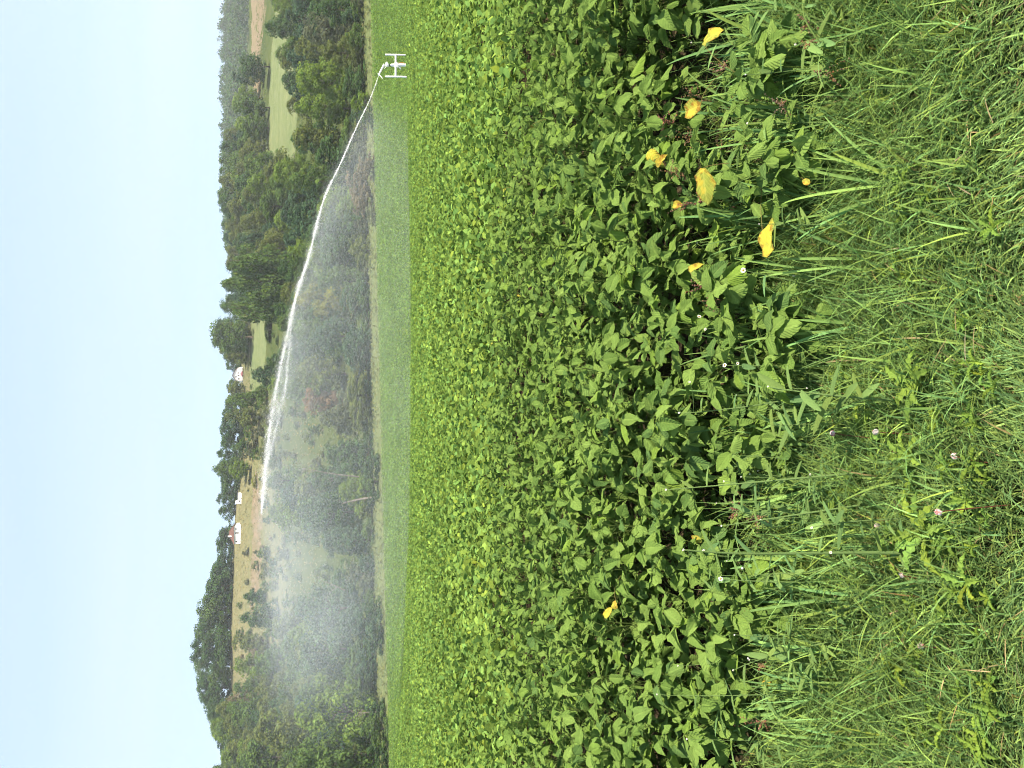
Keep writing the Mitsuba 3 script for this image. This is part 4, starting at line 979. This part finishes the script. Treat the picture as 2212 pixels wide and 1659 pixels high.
# tufts of broad bladed grass
def broad_tuft(label, foot, tips, width, y, group=None):
    k = thing('foxtail_tuft', label, 'grass tuft', group)
    a = at(*foot, y); a[2] = soil_z(a[0], a[1])
    for X, Y, dy in tips:
        e = hit(X, Y); t = at(X, Y, max(y - 0.15, e[1] - 0.09))
        part(k, 'blade', MB().add(*blade_leaf(a + rng.normal(0, 0.01, 3) * [1, 1, 0], t, width * rng.uniform(0.7, 1.2), jitter(rng, (0.155, 0.270, 0.080), 1, 0.2, 0.12)[0], rng.uniform(0.12, 0.3), 10)).ply('herb', True))
TUFTS = [('tuft of broad bright blades arching over the crop edge below the gun', (1770, 300), [(1480, 150, .3), (1500, 330, .25), (1580, 255, .1), (1610, 355, .1), (1660, 200, .1), (1700, 330, 0.0)]),
         ('broad grass tuft in line with the irrigation gun', (1720, 60), [(1440, 140, .3), (1500, 20, .3), (1560, 95, .2), (1640, 30, .1), (1600, 150, .1)]),
         ('fan of long green blades sweeping over the verge beside the fallen yellow leaf', (1960, 400), [(1700, 300, .3), (1720, 360, .3), (1690, 440, .3), (1760, 480, .2), (1800, 330, .1), (1720, 520, .2), (1780, 250, .2)]),
         ('long curved blades around the fallen yellow leaf', (1900, 560), [(1690, 560, .2), (1700, 480, .2), (1740, 610, .1), (1640, 600, .2)]),
         ('blades of broad grass leaning across the dark hollow', (1880, 700), [(1640, 660, .25), (1680, 760, .2), (1720, 690, .1), (1600, 740, .3)]),
         ('upright broad grass left of the middle of the verge edge', (1820, 960), [(1580, 930, .3), (1620, 1000, .25), (1660, 960, .15), (1700, 900, .1)]),
         ('thick tuft of long blades by the white flower near the mist side', (1900, 1290), [(1600, 1240, .3), (1640, 1300, .3), (1580, 1330, .3), (1700, 1265, .2), (1720, 1340, .1), (1680, 1220, .2)]),
         ('broad grass tuft with dark green blades below the mist', (1860, 1420), [(1620, 1390, .3), (1660, 1450, .25), (1700, 1400, .15), (1720, 1470, .1), (1650, 1350, .2)]),
         ('blades of coarse grass farthest from the gun', (1880, 1600), [(1640, 1580, .3), (1690, 1630, .2), (1720, 1570, .15), (1660, 1540, .3)]),
         ('single tuft of glossy blades over the soybean front row by the middle', (1800, 1060), [(1560, 1090, .3), (1600, 1040, .3), (1680, 1080, .15)])]
for lab, foot, tips in TUFTS: broad_tuft(lab, foot, tips, 0.0125, ground_at(*foot)[1])

# smaller branching weeds and loose grass that close the edge between crop and verge
def place_word(Y): return 'between gun and gabled house' if Y < 700 else 'in line with the gabled house' if Y < 1050 else 'in line with the low house' if Y < 1350 else 'in line with the misty trees'
for i in range(46):
    Y0 = rng.uniform(820, 1640) if i < 32 else rng.uniform(20, 800); X0 = rng.uniform(1690, 1880); Lx = rng.uniform(110, 260)
    f = ground_at(X0, Y0); bend = rng.uniform(-40, 40)
    k = tall_weed('slender green weed branching over the crop edge ' + place_word(Y0), [(X0, Y0), (X0 - Lx * 0.5, Y0 + bend * 0.7), (X0 - Lx, Y0 + bend)], rng.uniform(0.0016, 0.0030), f[1], f[1] + rng.uniform(0.05, 0.25), int(rng.integers(0, 2)), int(rng.integers(6, 12)), 0.0045, rng.uniform(0.05, 0.09))
    labels[k]['group'] = 'slender weeds over the crop edge ' + place_word(Y0)
for i in range(56):
    Y0 = rng.uniform(-10, 760) if i < 38 else rng.uniform(760, 1650); X0 = rng.uniform(1690, 1860)
    w_ = place_word(Y0)
    broad_tuft('loose tuft of long grass blades leaning into the crop ' + w_, (X0, Y0), [(X0 - rng.uniform(70, 260), Y0 + rng.uniform(-90, 90), 0.1) for _ in range(int(rng.integers(4, 8)))], rng.uniform(0.008, 0.015), ground_at(X0, Y0)[1], 'loose grass tufts ' + w_)

# rosettes of toothed leaves in the verge
def toothed(base, az, L, Wd, rise, col, teeth=6):
    n = teeth * 2 + 2; k = np.linspace(0, 1, n); d = np.array([math.cos(az), math.sin(az), 0]); s = np.array([-d[1], d[0], 0])
    path = base + d * (k * L)[:, None] + np.array([0, 0, 1.0]) * (rise * np.sin(k * 2.4) * L)[:, None]
    w = Wd * np.sin(np.pi * np.clip(k * 0.92 + 0.06, 0, 1)) ** 0.8 * np.where(np.arange(n) % 2, 1.0, 0.45)
    v = np.stack([path - s * w[:, None] + [0, 0, 0.006], path, path + s * w[:, None] + [0, 0, 0.006]], 1).reshape(-1, 3)
    q = np.array([[3 * i + j, 3 * i + j + 1, 3 * i + j + 4, 3 * i + j + 3] for i in range(n - 1) for j in (0, 1)])
    return v, np.vstack([q[:, [0, 1, 2]], q[:, [0, 2, 3]]]), col
def rosette(label, X, Y, n, L, kind='toothed_weed', group=None, col=(0.160, 0.250, 0.045)):
    k = thing(kind, label, 'weed', group)
    p = ground_at(X, Y) + [0, 0, 0.035]
    for i in range(n):
        part(k, 'leaf', MB().add(*toothed(p, i * 6.283 / n + rng.uniform(-0.4, 0.4), L * rng.uniform(0.55, 0.95), L * 0.14, rng.uniform(0.2, 0.5), jitter(rng, col, 1, 0.15, 0.12)[0], int(rng.integers(4, 7)))).ply('herb', False))
for X, Y, n, L, lab in ((1862, 1052, 7, 0.12, 'bright green rosette of toothed leaves in the middle of the verge'), (2030, 1150, 8, 0.14, 'large toothed rosette left of the middle of the verge'), (1905, 935, 7, 0.12, 'toothed rosette by the pinkish clover flower'), (1995, 985, 6, 0.09, 'small toothed rosette beside the white clover flower with brown stem'),
                        (1850, 800, 7, 0.11, 'toothed rosette above the middle of the verge'), (2010, 830, 8, 0.12, 'leafy bright rosette in the open mown grass'), (2120, 1260, 6, 0.09, 'toothed rosette in the nearest turf'), (1960, 1180, 7, 0.11, 'toothed rosette under the longest stalk'), (1980, 395, 6, 0.08, 'small bright rosette in the turf above the middle'), (1960, 1440, 6, 0.09, 'small rosette in the grass below the mist')):
    rosette(lab, X, Y, n, L)
for i in range(90):
    Yv, Xv = rng.uniform(420, 1620), rng.uniform(1760, 2190)
    q = 'between gun and gabled house' if Yv < 700 else 'in line with the gabled house' if Yv < 1050 else 'in line with the low house' if Yv < 1350 else 'in line with the misty trees'
    rosette('low broad leaved weed in the mown grass ' + q, Xv, Yv, int(rng.integers(4, 7)), rng.uniform(0.035, 0.065), 'verge_weed', 'low weeds in the mown grass ' + q, (0.15, 0.245, 0.045))

# clover flowers on thin brown stems
def clover(label, foot, head, pink):
    k = thing('clover_flower', label, 'flower')
    a = ground_at(*foot); b = at(*head, a[1] + 0.06)
    part(k, 'stem', MB().add(*tube(bezier(a, (a + b) / 2 + [0, 0, 0.03], b, 6), 0.0014, 5), (0.13, 0.055, 0.035)).ply('herb', True))
    mb = MB(); r = 0.0085
    for i in range(34):
        d = rng.normal(0, 1, 3); d /= np.linalg.norm(d); d[2] = abs(d[2]) * 1.1 - 0.15
        m = trimesh.creation.icosphere(0, 0.0032)
        mb.add(m.vertices * [0.8, 0.8, 1.5] + b + d * r * 0.8, m.faces, (0.60, 0.56, 0.54) if rng.uniform() > pink else (0.55, 0.27, 0.25))
    part(k, 'flower_head', mb.ply('herb', False))
clover('round whitish clover flower touched with pink on a long brown stem', (1925, 950), (1800, 936), 0.35)
clover('white clover flower on a dark red brown stem in the turf', (2140, 1000), (2063, 985), 0.15)
clover('small white clover flower beside an orange dry one in the middle of the verge', (1975, 938), (1892, 933), 0.1)
clover('whitish clover flower with long tan stem in the nearest turf', (2190, 1090), (2028, 1106), 0.3)
clover('withered clover flower with pink bits in the grass left of the middle', (1960, 1150), (1896, 1135), 0.35)
clover('tiny white clover flower on a curved red stem below the longest stalk', (2010, 1250), (1948, 1242), 0.1)
clover('small clover flower in the turf below the mist', (2060, 1400), (1990, 1395), 0.4)

# dry stems and straw lying in the grass
k = thing('straw_litter', 'pale dry straw lying about in the mown grass', 'straw', kind='stuff')
mb = MB(); n = 200
x, y = verge_points(rng, n, 1.1, 2.5)
blades(mb, rng, x, y, ground_z(x, y) + rng.uniform(0.03, 0.08, n), rng.uniform(0.03, 0.10, n), rng.uniform(0.002, 0.004, n), rng.uniform(1.2, 1.7, n), rng.uniform(0, 6.28, n), jitter(rng, (0.36, 0.28, 0.15), n, 0.25, 0.1), 3, 0.3)
scene[k] = mb.ply('herb', True)

# ------------------------------------------------------------------ haze and spray mist
def medium_box(lo, hi): return T().translate([float(a) for a in (np.array(lo) + hi) / 2]).scale([float(a) for a in (np.array(hi) - lo) / 2])
scene['haze_air'] = {'type': 'homogeneous', 'albedo': rgb(0.94, 0.95, 0.96), 'sigma_t': HAZE_DENSITY, 'phase': {'type': 'hg', 'g': 0.55}}
scene['haze'] = {'type': 'cube', 'to_world': medium_box((-1400, -45, -8), (1400, 1350, 215)), 'bsdf': {'type': 'null'}, 'interior': {'type': 'ref', 'id': 'haze_air'}}
labels['haze'] = {'kind': 'stuff', 'label': 'thin summer haze in the air', 'category': 'haze'}

lo, hi = np.array([-31.0, 58.0, -2.5]), np.array([24.0, 76.0, 14.5])
nx, ny, nz = 110, 18, 68
gx, gy, gz = (np.linspace(l, h, m) for l, h, m in zip(lo, hi, (nx, ny, nz)))
Z, Yg, X = np.meshgrid(gz, gy, gx, indexing='ij')
order = np.argsort(jp[:, 0]); zj = PchipInterpolator(jp[order, 0], jp[order, 2])
xe, x0 = jp[:, 0].min(), jp[:, 0].max()
below = np.clip(zj(np.clip(X, xe, x0)) - 1.0 * ss(xe, xe - 9, X) - Z, -3, 20)
run = np.clip((x0 - X) / (x0 - xe), 0, 1.6)
pn = np.stack([X * 0.35, Yg * 0.35, Z * 0.35 + X * 0.05], -1)
nn = meshkit.fbm(pn, 4, 2)
curtain = 0.55 + 0.9 * meshkit.fbm(np.stack([X * 0.9 + 0.35 * Z, Yg * 0.3, Z * 0.12], -1), 3, 17)
veil = np.exp(-np.clip(below, 0, 20) / (1.2 + 2.5 * run)) * (0.50 + 0.45 * run) * curtain
low = 0.34 * ss(0.02, 0.2, run)
fade = ss(1.45, 1.0, run) * ss(0.0, 0.03, run)
d = (veil + low) * fade * ss(-0.15, 0.2, below)
pc = at(690, 1385, 67); pc2 = at(625, 1230, 67)
puff = 0.95 * np.exp(-(((X - pc[0]) / 6.5) ** 2 + ((Z - pc[2]) / 4.6) ** 2)) + 0.6 * np.exp(-(((X - pc2[0]) / 5.0) ** 2 + ((Z - pc2[2]) / 2.2) ** 2))
d = (d + puff) * np.exp(-((Yg - 66.5 - 0.5 * run) / 4.0) ** 2) * np.clip(0.25 + 1.5 * nn, 0, 2)
edge = ss(0, 1, np.minimum.reduce([X - lo[0], hi[0] - X, Yg - lo[1], hi[1] - Yg, hi[2] - Z]))
d = (d * edge * 0.085 * MIST).astype(np.float32)
scene['mist_air'] = {'type': 'heterogeneous', 'albedo': rgb(0.92, 0.965, 0.995), 'phase': {'type': 'hg', 'g': 0.45},
                     'sigma_t': {'type': 'gridvolume', 'grid': mi.VolumeGrid(d[..., None]), 'to_world': T().translate(lo.tolist()).scale((hi - lo).tolist())}}
scene['spray_mist'] = {'type': 'cube', 'to_world': medium_box(lo, hi), 'bsdf': {'type': 'null'}, 'interior': {'type': 'ref', 'id': 'mist_air'}, 'exterior': {'type': 'ref', 'id': 'haze_air'}}
labels['spray_mist'] = {'kind': 'stuff', 'label': 'pale water mist drifting beneath the jet and to its left', 'category': 'mist'}
print('plants', len(near_plants), 'reach', REACH, 'trees', len(TREES), 'fill', fill)
